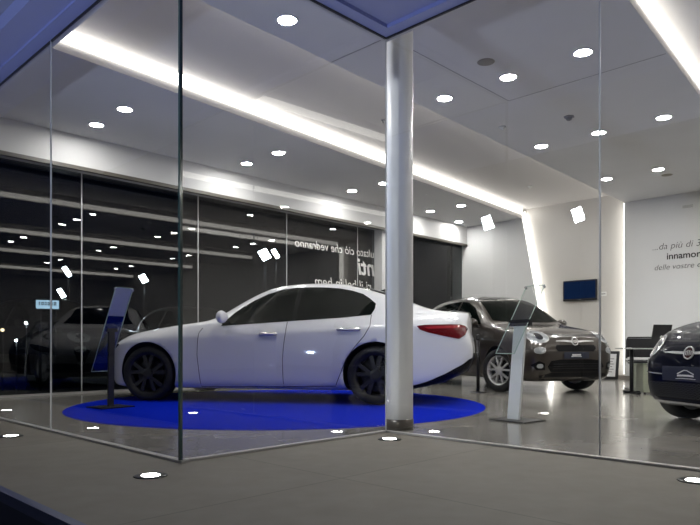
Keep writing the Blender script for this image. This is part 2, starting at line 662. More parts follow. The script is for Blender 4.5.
struct('roof', bm, M['trimdark'])

# column
cp = Vector((.42, 5.435, 0))
bm = B()
lathe(bm, [(.116, .055), (.116, HC)], seg=48)
col = struct('column', bm, M['column'], True)
col.location = cp
bm = B()
lathe(bm, [(.121, 0), (.121, .078), (.117, .084)], seg=48)
b_ = link_mesh('column_base', bm, M['colbase'], col, True)

# ------------------------------------------------------------- ceiling items
def make_downlight():
    bm = B()
    lathe(bm, [(.082, .0), (.105, -.003), (.108, -.009), (.100, -.012), (.084, -.010), (.082, 0)], seg=32, closed=False)
    r = link_mesh('downlight', bm, M['ring'], None, True)
    bm = B()
    lathe(bm, [(.083, -.004), (.083, -.008)], seg=32)
    link_mesh('downlight_lens', bm, M['lens'], r)
    return r


proto = None
rows = [(-.14, 'nearest row'), (2.38, 'second row'), (4.91, 'third row'), (7.45, 'far row before the end wall')]
cols = [(-5.05, -.017, 'outer column beside the back glass'), (-4.24, -.017, 'inner column left of the long recess'),
        (-1.08, -.024, 'left column of the middle ceiling panel'), (-.22, -.022, 'centre column of the middle ceiling panel'),
        (.63, -.020, 'right column of the middle ceiling panel'),
        (3.3, -.03, 'third ceiling panel left'), (4.3, -.03, 'third ceiling panel right'),
        (7.3, -.03, 'fourth ceiling panel left'), (8.5, -.03, 'fourth ceiling panel right')]
for u, rn in rows:
    for a, b, cn in cols:
        v = a + b * u
        if u < 0 and v > -.3:
            continue
        if proto is None:
            proto = make_downlight(); o = proto
        else:
            o = copy_tree(proto)
        o.location = W(u, v, HC)
        tag(o, 'round ceiling downlight, %s, %s' % (rn, cn), 'downlight', 'ceiling downlights')
for u, v, nm in ((8.9, -5.42, 'round lit downlight close to the far back corner'),):
    o = copy_tree(proto); o.location = W(u, v, HC)
    tag(o, nm, 'downlight', 'ceiling downlights')

for (px, py, nm) in ((486, 62, 'round beige ceiling speaker nearest the column'), (667, 175, 'small round ceiling speaker near the text wall')):
    p = ground(px, py, HC)
    bm = B()
    lathe(bm, [(0, -.006), (.075, -.006), (.088, -.004), (.092, 0)], seg=32)
    o = link_mesh('ceiling_speaker', bm, M['speaker'], None, True)
    o.location = p
    tag(o, nm, 'speaker', 'ceiling speakers')
# detectors / sensors
p = ground(569, 116.5, HC)
r = empty('motion_sensor', 'grey domed sensor on the middle ceiling panel', 'sensor', p)
bm = B(); lathe(bm, [(.07, 0), (.07, -.012), (.05, -.02), (0, -.02)], seg=6); link_mesh('sensor_base', bm, M['greyplastic'], r)
bm = B(); lathe(bm, [(.045, -.02), (.035, -.045), (.015, -.055), (0, -.056)], seg=16); link_mesh('sensor_dome', bm, M['greyplastic'], r, True)
for px, py, z, nm in ((502.5, 127, HC, 'small white smoke detector at the edge of the middle ceiling panel'), (530, 186, HC + RH, 'small white smoke detector inside the ceiling recess'), (465, 225, HC, 'small white smoke detector near the far back corner')):
    p = ground(px, py, z)
    r = empty('smoke_detector', nm, 'smoke detector', p, 0, 'smoke detectors')
    bm = B(); lathe(bm, [(.05, 0), (.05, -.02), (.042, -.028), (0, -.028)], seg=20); link_mesh('detector_base', bm, M['plastic'], r, True)
    bm = B(); lathe(bm, [(.026, -.028), (.022, -.045), (0, -.047)], seg=16); link_mesh('detector_head', bm, M['plastic'], r, True)
p = ground(383, 120, HC + RH)
r = empty('sprinkler_head', 'small sprinkler head in the ceiling recess beside the column', 'sprinkler', p)
bm = B(); lathe(bm, [(.035, 0), (.03, -.012), (0, -.012)], seg=16); link_mesh('sprinkler_plate', bm, M['greyplastic'], r, True)
bm = B(); lathe(bm, [(.01, -.012), (.01, -.04), (.02, -.042), (0, -.046)], seg=12); link_mesh('sprinkler_nozzle', bm, M['greyplastic'], r, True)

# uplights in the pavement
ups = [(-2.21, .24, 'round uplight in the paving just outside the glass corner'), (-2.21, -1.94, 'round uplight in the paving outside the left glass'),
       (-.28, .28, 'round uplight in the paving before the white column'), (-.30, 2.39, 'round uplight in the paving at the right edge'),
       (-2.21, -4.1, 'round uplight in the paving far along the left glass'), (-.30, 4.5, 'round uplight in the paving beyond the right edge')]
p0 = None
for u, v, nm in ups:
    if p0 is None:
        bm = B(); lathe(bm, [(.046, .0), (.05, .004), (.085, .003), (.09, -.001)], seg=28)
        p0 = link_mesh('uplight', bm, M['upring'], None, True)
        bm = B(); lathe(bm, [(0, .006), (.04, .005), (.05, .003)], seg=28); link_mesh('uplight_lens', bm, M['uplens'], p0, True)
        o = p0
    else:
        o = copy_tree(p0)
    o.location = W(u, v, 0)
    tag(o, nm, 'uplight', 'uplights in the paving')

# blue carpet disc
cc = ground(274, 407.5)
cc = Vector((-.83, 7.72, 0))
bm = B()
lathe(bm, [(0, .008), (2.40, .008), (2.412, .004), (2.415, 0)], seg=128)
o = link_mesh('display_carpet', bm, M['carpet'])
o.location = cc
tag(o, 'round royal blue carpet under the white sedan', 'carpet')


# --------------------------------------------------------------------- cars
def mono(table):
    xs = sorted(table)
    ys = [table[x] for x in xs]
    n = len(xs)
    d = [(ys[i + 1] - ys[i]) / (xs[i + 1] - xs[i]) for i in range(n - 1)]
    m = [d[0]] + [0 if d[i - 1] * d[i] <= 0 else 2 * d[i - 1] * d[i] / (d[i - 1] + d[i]) for i in range(1, n - 1)] + [d[-1]]

    def f(x):
        if x <= xs[0]:
            return ys[0]
        if x >= xs[-1]:
            return ys[-1]
        i = max(k for k in range(n - 1) if xs[k] <= x)
        h = xs[i + 1] - xs[i]
        t = (x - xs[i]) / h
        return (ys[i] * (1 + 2 * t) * (1 - t) ** 2 + h * m[i] * t * (1 - t) ** 2 + ys[i + 1] * t * t * (3 - 2 * t) + h * m[i + 1] * t * t * (t - 1))
    return f


def table(rows):
    return {k: v for k, v in rows}


class Car:
    def __init__(self, name, label, cat, spec, paint, group=None):
        self.s = spec
        self.root = empty(name, label, cat, (0, 0, 0), 0, group)
        self.paint = paint
        self.build_body()

    def build_body(self):
        s = self.s
        T = {k: mono(s[k]) for k in ('zt', 'zbelt', 'wbelt', 'wt', 'w', 'zs', 'zb')}
        xs = sorted(set(s['xs']))
        fx, rx = s.get('fx'), s.get('rx')
        fxm = mono(fx) if fx else None
        rxm = mono(rx) if rx else None
        x0, x1 = xs[0], xs[-1]
        bm = B()
        rings = []
        for x in xs:
            zt, zk, wk, wt, w, zs, zb = (T[k](x) for k in ('zt', 'zbelt', 'wbelt', 'wt', 'w', 'zs', 'zb'))
            dr = min(.075, max(.02, (zt - zk) * .35))
            half = [(0, zb), (w * .55, zb), (w * .86, zb + .005), (w * .955, zb + .05), (w * .975, zb + .15 if zb + .15 < zs - .1 else zb + (zs - zb) * .4),
                    (w * .992, zb + (zs - zb) * .62), (w, zs - .06 if zs - .06 > zb + (zs - zb) * .65 else zb + (zs - zb) * .8), (w * .992, zs),
                    (wk + (w - wk) * .35, zs + (zk - zs) * .72), (wk, zk)]
            for t in (.3, .65):
                half.append((wk + (wt - wk) * t + .012 * math.sin(PI * t), zk + (zt - dr - zk) * t))
            half += [(wt, zt - dr), (wt - min(.09, wt * .2), zt - dr * .38), (wt * .5, zt - dr * .06), (0, zt)]
            loop = half + [(-y, z) for y, z in half[-2:0:-1]]
            ring = []
            for y, z in loop:
                xx = x
                if fxm and x > x1 - .75:
                    t = (x - (x1 - .75)) / .75
                    xx += t * t * fxm(z)
                if rxm and x < x0 + .75:
                    t = ((x0 + .75) - x) / .75
                    xx += t * t * rxm(z)
                ring.append(bm.verts.new((xx, y, z)))
            rings.append(ring)
        n = len(rings[0])
        for i in range(len(rings) - 1):
            for k in range(n):
                bm.faces.new([rings[i][k], rings[i][(k + 1) % n], rings[i + 1][(k + 1) % n], rings[i + 1][k]])
        for ring, sgn in ((rings[0], -1), (rings[-1], 1)):
            ca = Vector((0, 0, 0))
            for v in ring:
                ca += v.co
            ca /= n
            # inner ring then a fan
            inner = [bm.verts.new(v.co + (ca - v.co) * .45 + Vector((sgn * .015, 0, 0))) for v in ring]
            for k in range(n):
                bm.faces.new([ring[k], ring[(k + 1) % n], inner[(k + 1) % n], inner[k]])
            c = bm.verts.new(ca + Vector((sgn * .02, 0, 0)))
            for k in range(n):
                bm.faces.new([inner[k], inner[(k + 1) % n], c])
        bmesh.ops.recalc_face_normals(bm, faces=bm.faces[:])
        o = link_mesh('body_tmp', bm, [self.paint, M['arch']], None, True)
        md = o.modifiers.new('sub', 'SUBSURF'); md.levels = 2; md.render_levels = 2
        dg = bpy.context.evaluated_depsgraph_get()
        me = bpy.data.meshes.new_from_object(o.evaluated_get(dg))
        b2 = B(); b2.from_mesh(me)
        self.bvh = BVHTree.FromBMesh(b2)
        b2.free()
        # wheel arches
        bm = B()
        for ax in (s['front'], s['rear']):
            for sd in (1, -1):
                yo, yi = 1.3, s['w_in']
                q = B()
                lathe(q, [(s['arch'], yi), (s['arch'], yo)], axis='y', seg=48)
                for v in q.verts:
                    v.co = Vector((v.co.x + ax, v.co.y * sd, v.co.z + s['rw'] + .01))
                bmesh.ops.recalc_face_normals(q, faces=q.faces[:])
                tmp = bpy.data.meshes.new('t'); q.to_mesh(tmp); q.free(); bm.from_mesh(tmp); bpy.data.meshes.remove(tmp)
        for f in bm.faces:
            f.material_index = 1
        cut = link_mesh('cut_tmp', bm, [self.paint, M['arch']])
        md = o.modifiers.new('bool', 'BOOLEAN'); md.operation = 'DIFFERENCE'; md.object = cut; md.solver = 'EXACT'
        dg = bpy.context.evaluated_depsgraph_get()
        me = bpy.data.meshes.new_from_object(o.evaluated_get(dg))
        for p in me.polygons:
            p.use_smooth = (p.material_index == 0)
        bpy.data.objects.remove(o); bpy.data.objects.remove(cut)
        self.body = bpy.data.objects.new('body', me)
        COL.objects.link(self.body)
        self.body.parent = self.root

    # ---- surface decals
    def hit(self, axis, side, a, b):
        if axis == 'y':
            og, dr = Vector((a, 3 * side, b)), Vector((0, -side, 0))
        elif axis == 'x':
            og, dr = Vector((5 * side, a, b)), Vector((-side, 0, 0))
        else:
            og, dr = Vector((a, b, 4)), Vector((0, 0, -1))
        return self.bvh.ray_cast(og, dr)

    def decal(self, name, poly, axis, side, mat, off=.004, step=.04, parent=None, thick=.0, label=None):
        bm = B()
        vs = [bm.verts.new((a, b, 0)) for a, b in poly]
        f = bm.faces.new(vs)
        bmesh.ops.triangulate(bm, faces=[f])
        for ax in (0, 1):
            lo = min(p[ax] for p in poly); hi = max(p[ax] for p in poly)
            k = lo + step
            while k < hi:
                co = [0, 0, 0]; co[ax] = k
                no = [0, 0, 0]; no[ax] = 1
                bmesh.ops.bisect_plane(bm, geom=bm.verts[:] + bm.edges[:] + bm.faces[:], plane_co=co, plane_no=no, dist=1e-5)
                k += step
        dead = []
        for v in bm.verts:
            loc, nrm, idx, dist = self.hit(axis, side, v.co.x, v.co.y)
            if loc is None:
                dead.append(v)
            else:
                v.co = loc + nrm * (off + thick)
        bmesh.ops.delete(bm, geom=dead, context='VERTS')
        if thick and bm.faces:
            r = bmesh.ops.extrude_face_region(bm, geom=bm.faces[:])
            bm.normal_update()
        o = link_mesh(name, bm, mat, parent or self.body, True)
        if label:
            o['label'] = label
        return o

    def strip(self, name, line, wd, axis, side, mat, off=.003, parent=None, closed=False):
        n = len(line)
        L_, R_ = [], []
        for i in range(n):
            p0 = Vector(line[i - 1] if (i or closed) else line[0]); p1 = Vector(line[(i + 1) % n] if (i < n - 1 or closed) else line[-1])
            t = (p1 - p0).normalized(); nn = Vector((-t.y, t.x)) * wd / 2
            L_.append(Vector(line[i]) + nn); R_.append(Vector(line[i]) - nn)
        bm = B()
        dens = []
        idx = range(n if closed else n - 1)
        quads = []
        for i in idx:
            j = (i + 1) % n
            m = max(1, int((Vector(line[j]) - Vector(line[i])).length / .04))
            for k in range(m):
                t0, t1 = k / m, (k + 1) / m
                quads.append([L_[i].lerp(L_[j], t0), R_[i].lerp(R_[j], t0), R_[i].lerp(R_[j], t1), L_[i].lerp(L_[j], t1)])
        for q in quads:
            ps = []
            for a in q:
                loc, nrm, _, _ = self.hit(axis, side, a.x, a.y)
                if loc is None:
                    break
                ps.append(loc + nrm * off)
            if len(ps) == 4:
                face(bm, ps)
        bmesh.ops.remove_doubles(bm, verts=bm.verts[:], dist=1e-5)
        return link_mesh(name, bm, mat, parent or self.body, True)

    def at(self, axis, side, a, b):
        return self.hit(axis, side, a, b)

    def wheel(self, x, sd, style, steer=0.0):
        s = self.s
        R_ = s['rw']; wd = s['tyre_w']; rr = s['rim']
        y = s['track'] * sd
        bm = B()
        rim_m = M['rimdark'] if style == 'dark' else M['rimsilver']
        # rim barrel + lip
        lathe(bm, [(rr - .02, -wd * .42), (rr - .03, wd * .2), (rr - .012, wd * .40), (rr + .004, wd * .46), (rr + .004, wd * .40), (rr, -wd * .42)], axis='y', seg=40)
        ns = 5
        for k in range(ns):
            a = 2 * PI * k / ns + PI / 2
            for da in ((-.19, .19) if style != 'dark' else (-.16, .16)):
                aa, ab = a + da * .45, a + da * 1.55
                i0 = Vector((math.cos(aa), math.sin(aa))) * .05
                i1 = Vector((math.cos(ab), math.sin(ab))) * (rr - .012)
                t = (i1 - i0).normalized(); nn = Vector((-t.y, t.x))
                h0, h1 = (.014, .015) if style != 'dark' else (.020, .024)
                lo, hi = [], []
                for (c, hw, yy) in ((i0, h0, wd * .40), (i1, h1, wd * .36)):
                    for sg in (1, -1):
                        p = c + nn * hw * sg
                        lo.append(Vector((p.x, yy - .035, p.y))); hi.append(Vector((p.x, yy, p.y)))
                lo = [lo[0], lo[1], lo[3], lo[2]]; hi = [hi[0], hi[1], hi[3], hi[2]]
                prism(bm, (lo, hi))
        lathe(bm, [(.072, wd * .30), (.070, wd * .41), (.045, wd * .43), (0, wd * .435)], axis='y', seg=24)
        w_ = link_mesh('wheel', bm, rim_m, self.root)
        for p in w_.data.polygons:
            p.use_smooth = False
        w_.location = (x, y, R_)
        w_.rotation_euler = (0, 0, (0 if sd > 0 else PI) + steer)
        bm = B()
        lathe(bm, [(rr, -wd * .44), (rr + .03, -wd * .5), (R_ - .03, -wd * .5), (R_ - .006, -wd * .40), (R_, -wd * .2), (R_, wd * .2), (R_ - .006, wd * .40),
                   (R_ - .03, wd * .5), (rr + .03, wd * .5), (rr, wd * .45)], axis='y', seg=56, closed=True)
        link_mesh('tyre', bm, M['tyre'], w_, True)
        bm = B()
        lathe(bm, [(.0, .0), (rr * .72, .0), (rr * .72, wd * .1), (.0, wd * .1)], axis='y', seg=32)
        link_mesh('brake_disc', bm, M['disc'], w_)
        return w_

    def mirror_part(self, p, sd, mat, sc=1.0):
        bm = B()
        bmesh.ops.create_uvsphere(bm, u_segments=20, v_segments=12, radius=1, matrix=Matrix.Identity(4))
        for v in bm.verts:
            c = v.co
            # blunt rear face, rounded front
            xx = c.x * .07 if c.x > 0 else c.x * .045
            v.co = Vector((xx - abs(c.y) * .01, c.y * .115, c.z * (.075 + .012 * c.y * sd)))
        bmesh.ops.translate(bm, vec=Vector(p) + Vector((0, sd * .10, 0)), verts=bm.verts)
        bmesh.ops.scale(bm, vec=(1, 1, 1), verts=bm.verts)
        o = link_mesh('wing_mirror', bm, mat, self.body, True)
        bm = B()
        q = Vector(p)
        prism(bm, ([q + Vector((.05, -sd * .04, -.09)), q + Vector((-.04, -sd * .04, -.09)), q + Vector((-.04, sd * .06, -.05)), q + Vector((.04, sd * .06, -.05))],
                   [q + Vector((.04, -sd * .04, -.06)), q + Vector((-.03, -sd * .04, -.06)), q + Vector((-.03, sd * .07, -.02)), q + Vector((.03, sd * .07, -.02))]))
        link_mesh('mirror_stalk', bm, M['trim'], o)
        return o

    def emblem(self, y, z, r, side=1):
        loc, nrm, _, _ = self.hit('x', side, y, z)
        zax = nrm
        xax = Vector((0, 1, 0)).cross(zax).normalized()
        m = Matrix((Vector((0, 1, 0)) * side, zax.cross(Vector((0, 1, 0)) * side).normalized(), zax)).transposed().to_4x4()
        m.translation = loc + nrm * .004
        bm = B()
        lathe(bm, [(r * .80, .0), (r * .80, .008), (r * .88, .013), (r, .010), (r * 1.02, 0)], seg=28)
        bm.transform(m)
        e = link_mesh('badge', bm, M['chrome'], self.body, True)
        bm = B(); lathe(bm, [(0, .006), (r * .82, .006), (r * .82, 0)], seg=28); bm.transform(m)
        link_mesh('badge_face', bm, M['emblem'], e)
        bm = B()
        for k in range(4):
            xx = (k - 1.5) * r * .34
            hh = r * (.62 if k in (1, 2) else .48)
            box(bm, (xx, 0, .008), (r * .16, hh * 1.3, .004))
        bm.transform(m)
        link_mesh('badge_letters', bm, M['chrome'], e)
        return e


def rounded(cx, cy, rx, ry, n=24, p=2.4, rot=0.0):
    out = []
    for k in range(n):
        a = 2 * PI * k / n
        c, s = math.cos(a), math.sin(a)
        x = rx * math.copysign(abs(c) ** (2 / p), c); y = ry * math.copysign(abs(s) ** (2 / p), s)
        out.append((cx + x * math.cos(rot) - y * math.sin(rot), cy + x * math.sin(rot) + y * math.cos(rot)))
    return out


def mir(poly):
    return [(-a, b) for a, b in poly]


def frange(a, b, n):
    return [a + (b - a) * i / (n - 1) for i in range(n)]


# ---- white sedan (all lengths in its own metres, then scaled)
SED = dict(
    xs=[-2.47, -2.455, -2.42, -2.36, -2.27, -2.15, -2.0, -1.85, -1.7, -1.5, -1.25, -1.0, -.75, -.5, -.25, -.05, .12, .28, .42, .55, .68, .82, 1.0, 1.2, 1.4, 1.6, 1.75, 1.88, 1.98, 2.06, 2.13, 2.18, 2.21],
    zt={2.21: .60, 2.15: .67, 2.05: .735, 1.85: .81, 1.6: .87, 1.3: .915, 1.0: .955, .75: .985, .63: 1.005, .5: 1.10, .385: 1.18, .2: 1.29, 0: 1.39, -.15: 1.43, -.3: 1.45, -.65: 1.46, -1.0: 1.435, -1.32: 1.37, -1.55: 1.295, -1.86: 1.155, -1.95: 1.12, -2.17: 1.08, -2.40: 1.07, -2.47: 1.06},
    zbelt={2.21: .565, 2.05: .68, 1.7: .81, 1.3: .875, .95: .925, .6: .95, 0: .965, -.6: .985, -1.2: 1.02, -1.6: 1.04, -1.95: 1.04, -2.3: 1.04, -2.47: 1.03},
    wbelt={2.21: .30, 2.05: .53, 1.9: .65, 1.7: .745, 1.3: .80, .95: .82, .6: .83, 0: .83, -.6: .825, -1.2: .80, -1.6: .765, -1.95: .74, -2.3: .70, -2.47: .64},
    wt={2.21: .26, 2.05: .45, 1.9: .56, 1.7: .66, 1.3: .71, .95: .75, .6: .745, .4: .71, .2: .665, 0: .62, -.3: .58, -.6: .57, -1.0: .57, -1.5: .60, -1.75: .63, -1.95: .66, -2.3: .64, -2.47: .60},
    w={2.21: .34, 2.16: .46, 2.06: .61, 1.96: .74, 1.85: .83, 1.7: .89, 1.41: .925, 1.0: .915, .5: .905, -.5: .91, -1.0: .925, -1.41: .935, -1.8: .915, -2.1: .87, -2.3: .82, -2.42: .76, -2.47: .70},
    zs={2.21: .50, 2.0: .66, 1.6: .76, 1.0: .80, 0: .83, -1.0: .87, -1.5: .90, -2.0: .91, -2.47: .89},
    zb={2.21: .30, 2.12: .20, 1.95: .155, 1.6: .145, -1.6: .15, -1.9: .19, -2.1: .23, -2.3: .29, -2.47: .38},
    rx={.3: .10, .42: .02, .55: -.03, .66: -.03, .78: .03, .92: .05, 1.04: .03, 1.08: .03},
    front=1.41, rear=-1.41, rw=.335, arch=.375, w_in=.55, tyre_w=.235, rim=.245, track=.79)

pf = ground(147.5, 401.5); pr = ground(375.5, 406)
dist = (pf - pr).length
sc = dist / 2.82
fwd = (pf - pr).normalized()
left = Vector((-fwd.y, fwd.x, 0))        # side towards the street
mid = (pf + pr) / 2 - left * (.79 + .10) * sc
sed = Car('sedan', 'white four-door sedan parked side-on on the round blue carpet', 'car', SED, M['white_paint'])
sed.root.location = (mid.x, mid.y, .008)
sed.root.rotation_euler = (0, 0, math.atan2(fwd.y, fwd.x))
sed.root.scale = (sc, sc, sc)
SM = Matrix.Translation(sed.root.location) @ Matrix.Rotation(sed.root.rotation_euler.z, 4, 'Z') @ Matrix.Scale(sc, 4)
SMI = SM.inverted()


def spx(px, py, fallback=.70):
    """sight line of the survey on the sedan's near flank -> (x, z) in car metres"""
    o = SMI @ Vector((0, 0, CAM_H)); d = (SMI.to_3x3() @ ray(px, py)).normalized()
    loc, n, i, t = sed.bvh.ray_cast(o, d)
    if loc is None or loc.y < .35:
        t = (fallback - o.y) / d.y
        loc = o + d * t
    return (loc.x, loc.z)


def spoly(pp, fb=.70):
    return [spx(a, b, fb) for a, b in pp]


dlo_f = spoly([(221, 326), (228, 319), (235, 313), (245, 306.3), (256, 300.2), (269, 294.2), (282, 290.3), (292, 288.6), (300, 287.8), (291, 321.3)])
dlo_r = spoly([(304.5, 287.8), (312, 287.5), (327, 287.8), (341, 288.8), (353, 291), (363, 294), (370, 298.6), (376, 303.8), (375, 309), (371, 315), (340, 318), (295, 321)])
pillar = spoly([(300, 288), (304.5, 288), (295, 321), (291, 321.3)])
sill_belt = None
for sd in (1, -1):
    sed.decal('front_side_window', dlo_f, 'y', sd, M['carglass'], step=.06)
    sed.decal('rear_side_window', dlo_r, 'y', sd, M['carglass'], step=.06)
    sed.decal('door_pillar_trim', pillar, 'y', sd, M['trim'], off=.005)
    sed.strip('front_door_seam', spoly([(203, 328), (199, 333), (197.5, 342), (197, 355), (199, 372), (202, 386)]), .008, 'y', sd, M['seam'])
    sed.strip('middle_door_seam', spoly([(287.5, 322), (285.5, 333), (283.5, 346), (282.5, 360), (282.8, 372), (284, 386)]), .008, 'y', sd, M['seam'])
    sed.strip('rear_door_seam', spoly([(371.5, 315), (370, 326), (364, 336), (354.5, 347), (346, 359), (341, 372), (336, 385)]), .008, 'y', sd, M['seam'])
    sed.strip('bonnet_seam', [(.95, .975), (1.3, .915), (1.7, .83), (1.95, .76)], .006, 'y', sd, M['seam'])
    sed.strip('sill_seam', spoly([(202, 386.2), (240, 386.5), (284, 386.6), (336, 386)]), .007, 'y', sd, M['seam'])
    for pp, nm in (((260.5, 276.5, 334), 'front'), ((338, 359.5, 329.5), 'rear')):
        a = spx(pp[0], pp[2]); b = spx(pp[1], pp[2])
        h0 = sed.hit('y', sd, a[0], a[1])[0] + Vector((0, sd * .022, 0)); h1 = sed.hit('y', sd, b[0], b[1])[0] + Vector((0, sd * .022, 0))
        bm = B()
        mid_ = (h0 + h1) / 2
        box(bm, mid_, (abs(h0.x - h1.x) + .02, .036, .036), Matrix.Rotation(-math.atan2(h1.z - h0.z, h1.x - h0.x) if False else 0, 3, 'Y'), bevel=.007)
        link_mesh('door_handle', bm, M['chrome'], sed.body, True)
    # head lamp sliver, rear lamp
    sed.decal('headlamp', [(2.17, .56), (2.12, .63), (2.0, .675), (1.86, .70), (1.82, .685), (1.92, .63), (2.06, .575)], 'y', sd, M['lampdark'], step=.03)
    tl = spoly([(416.6, 326.0), (425, 325), (440, 324.6), (452, 324.3), (460, 324.5), (465, 326), (467.5, 329), (465, 335), (459, 339.0), (448, 337), (437, 334.6), (428, 332.6), (420, 329.8)], .75)
    sed.decal('tail_lamp', tl, 'y', sd, M['tail'], step=.03, off=.006)
    sed.decal('tail_lamp_strip', spoly([(424, 327.2), (440, 326.2), (458, 326.0), (462, 328), (440, 328.6), (428, 329)], .75), 'y', sd, M['tailred'], step=.03, off=.009)
    sed.wheel(1.41, sd, 'dark'); sed.wheel(-1.41, sd, 'dark')
    mp = sed.hit('y', sd, *spx(228, 322))[0]
    sed.mirror_part(mp + Vector((.02, sd * .03, .055)), sd, M['white_paint'])
    # sill sculpt
    bm = B()
    sed.strip('sill_blade', spoly([(197, 384), (240, 384.6), (290, 384.4), (322, 383)]), .018, 'y', sd, M['white_paint'], off=.012); bm.free()
bm = B()
fz = sed.hit('z', 1, -1.38, 0)[0].z - .004
prism(bm, ([Vector((-1.26, y, fz + .02)) for y in (-.006, .006)] + [Vector((-1.50, .022, fz - .04)), Vector((-1.50, -.022, fz - .04))],
           [Vector((-1.42, y, fz + .055)) for y in (-.003, .003)] + [Vector((-1.49, .006, fz + .05)), Vector((-1.49, -.006, fz + .05))]))
link_mesh('roof_aerial', bm, M['trim'], sed.body, True)
sed.decal('windscreen', [(-.60, 1.06), (-.50, 1.20), (-.46, 1.36), (0, 1.395), (.46, 1.36), (.50, 1.20), (.60, 1.06)], 'x', 1, M['carglass'], step=.06)
sed.decal('rear_window', [(-1.05, -.48), (-1.05, .48), (-1.72, .58), (-1.76, 0), (-1.72, -.58)], 'z', 1, M['carglass'], step=.06)
sed.decal('lower_grille', [(-.55, .26), (.55, .26), (.5, .40), (-.5, .40)], 'x', 1, M['trim'], step=.05)
sed.decal('shield_grille', [(-.02, .34), (.02, .34), (.12, .60), (0, .63), (-.12, .60)], 'x', 1, M['trim'], off=.008, step=.04)
sed.decal('rear_diffuser', [(-.86, .18), (.86, .18), (.83, .32), (.79, .42), (.73, .52), (.62, .575), (.45, .58), (-.45, .58), (-.62, .575), (-.73, .52), (-.79, .42), (-.83, .32)], 'x', -1, M['trim'], step=.03, off=.005)
sed.strip('boot_lip', [(-.60, 1.055), (-.3, 1.062), (0, 1.064), (.3, 1.062), (.60, 1.055)], .018, 'x', -1, M['white_paint'], off=.012)
sed.decal('rear_plate', [(-.26, .66), (.26, .66), (.26, .77), (-.26, .77)], 'x', -1, M['plate'], off=.006, step=.1)

# ---- bronze crossover
XOV = dict(
    xs=[-2.085, -2.06, -2.0, -1.9, -1.75, -1.55, -1.3, -1.0, -.7, -.4, -.1, .2, .45, .7, .9, 1.05, 1.2, 1.4, 1.6, 1.78, 1.92, 2.03, 2.10, 2.145, 2.165],
    zt={2.165: .86, 2.10: .90, 2.0: .94, 1.8: .99, 1.5: 1.04, 1.2: 1.085, 1.0: 1.12, .7: 1.32, .4: 1.49, .1: 1.61, -.3: 1.665, -.8: 1.66, -1.3: 1.62, -1.6: 1.56, -1.85: 1.42, -2.0: 1.25, -2.085: 1.08},
    zbelt={2.165: .82, 2.0: .90, 1.7: .96, 1.3: 1.02, 1.0: 1.05, .5: 1.06, -.5: 1.07, -1.2: 1.10, -1.7: 1.12, -2.0: 1.08, -2.085: .98},
    wbelt={2.165: .55, 2.0: .70, 1.7: .78, 1.3: .82, 1.0: .83, 0: .84, -1: .83, -1.6: .79, -2.085: .66},
    wt={2.165: .48, 2.0: .58, 1.7: .64, 1.3: .68, 1.0: .72, .7: .70, .4: .66, 0: .625, -.8: .61, -1.4: .60, -1.8: .60, -2.085: .58},
    w={2.165: .62, 2.13: .70, 2.06: .78, 1.95: .84, 1.7: .885, 1.285: .90, .8: .885, 0: .88, -.8: .89, -1.285: .905, -1.7: .88, -1.95: .83, -2.085: .72},
    zs={2.165: .66, 1.8: .80, 1.3: .86, 0: .90, -1.2: .94, -2.085: .92},
    zb={2.165: .24, 2.0: .19, 1.7: .185, -1.6: .20, -1.9: .27, -2.085: .36},
    fx={.2: -.07, .35: .0, .6: .01, .75: -.01, .9: -.06},
    front=1.285, rear=-1.285, rw=.345, arch=.385, w_in=.52, tyre_w=.225, rim=.235, track=.77)


def front_face(c, lampc, plate_text, chrome_lower=False):
    b = c.body


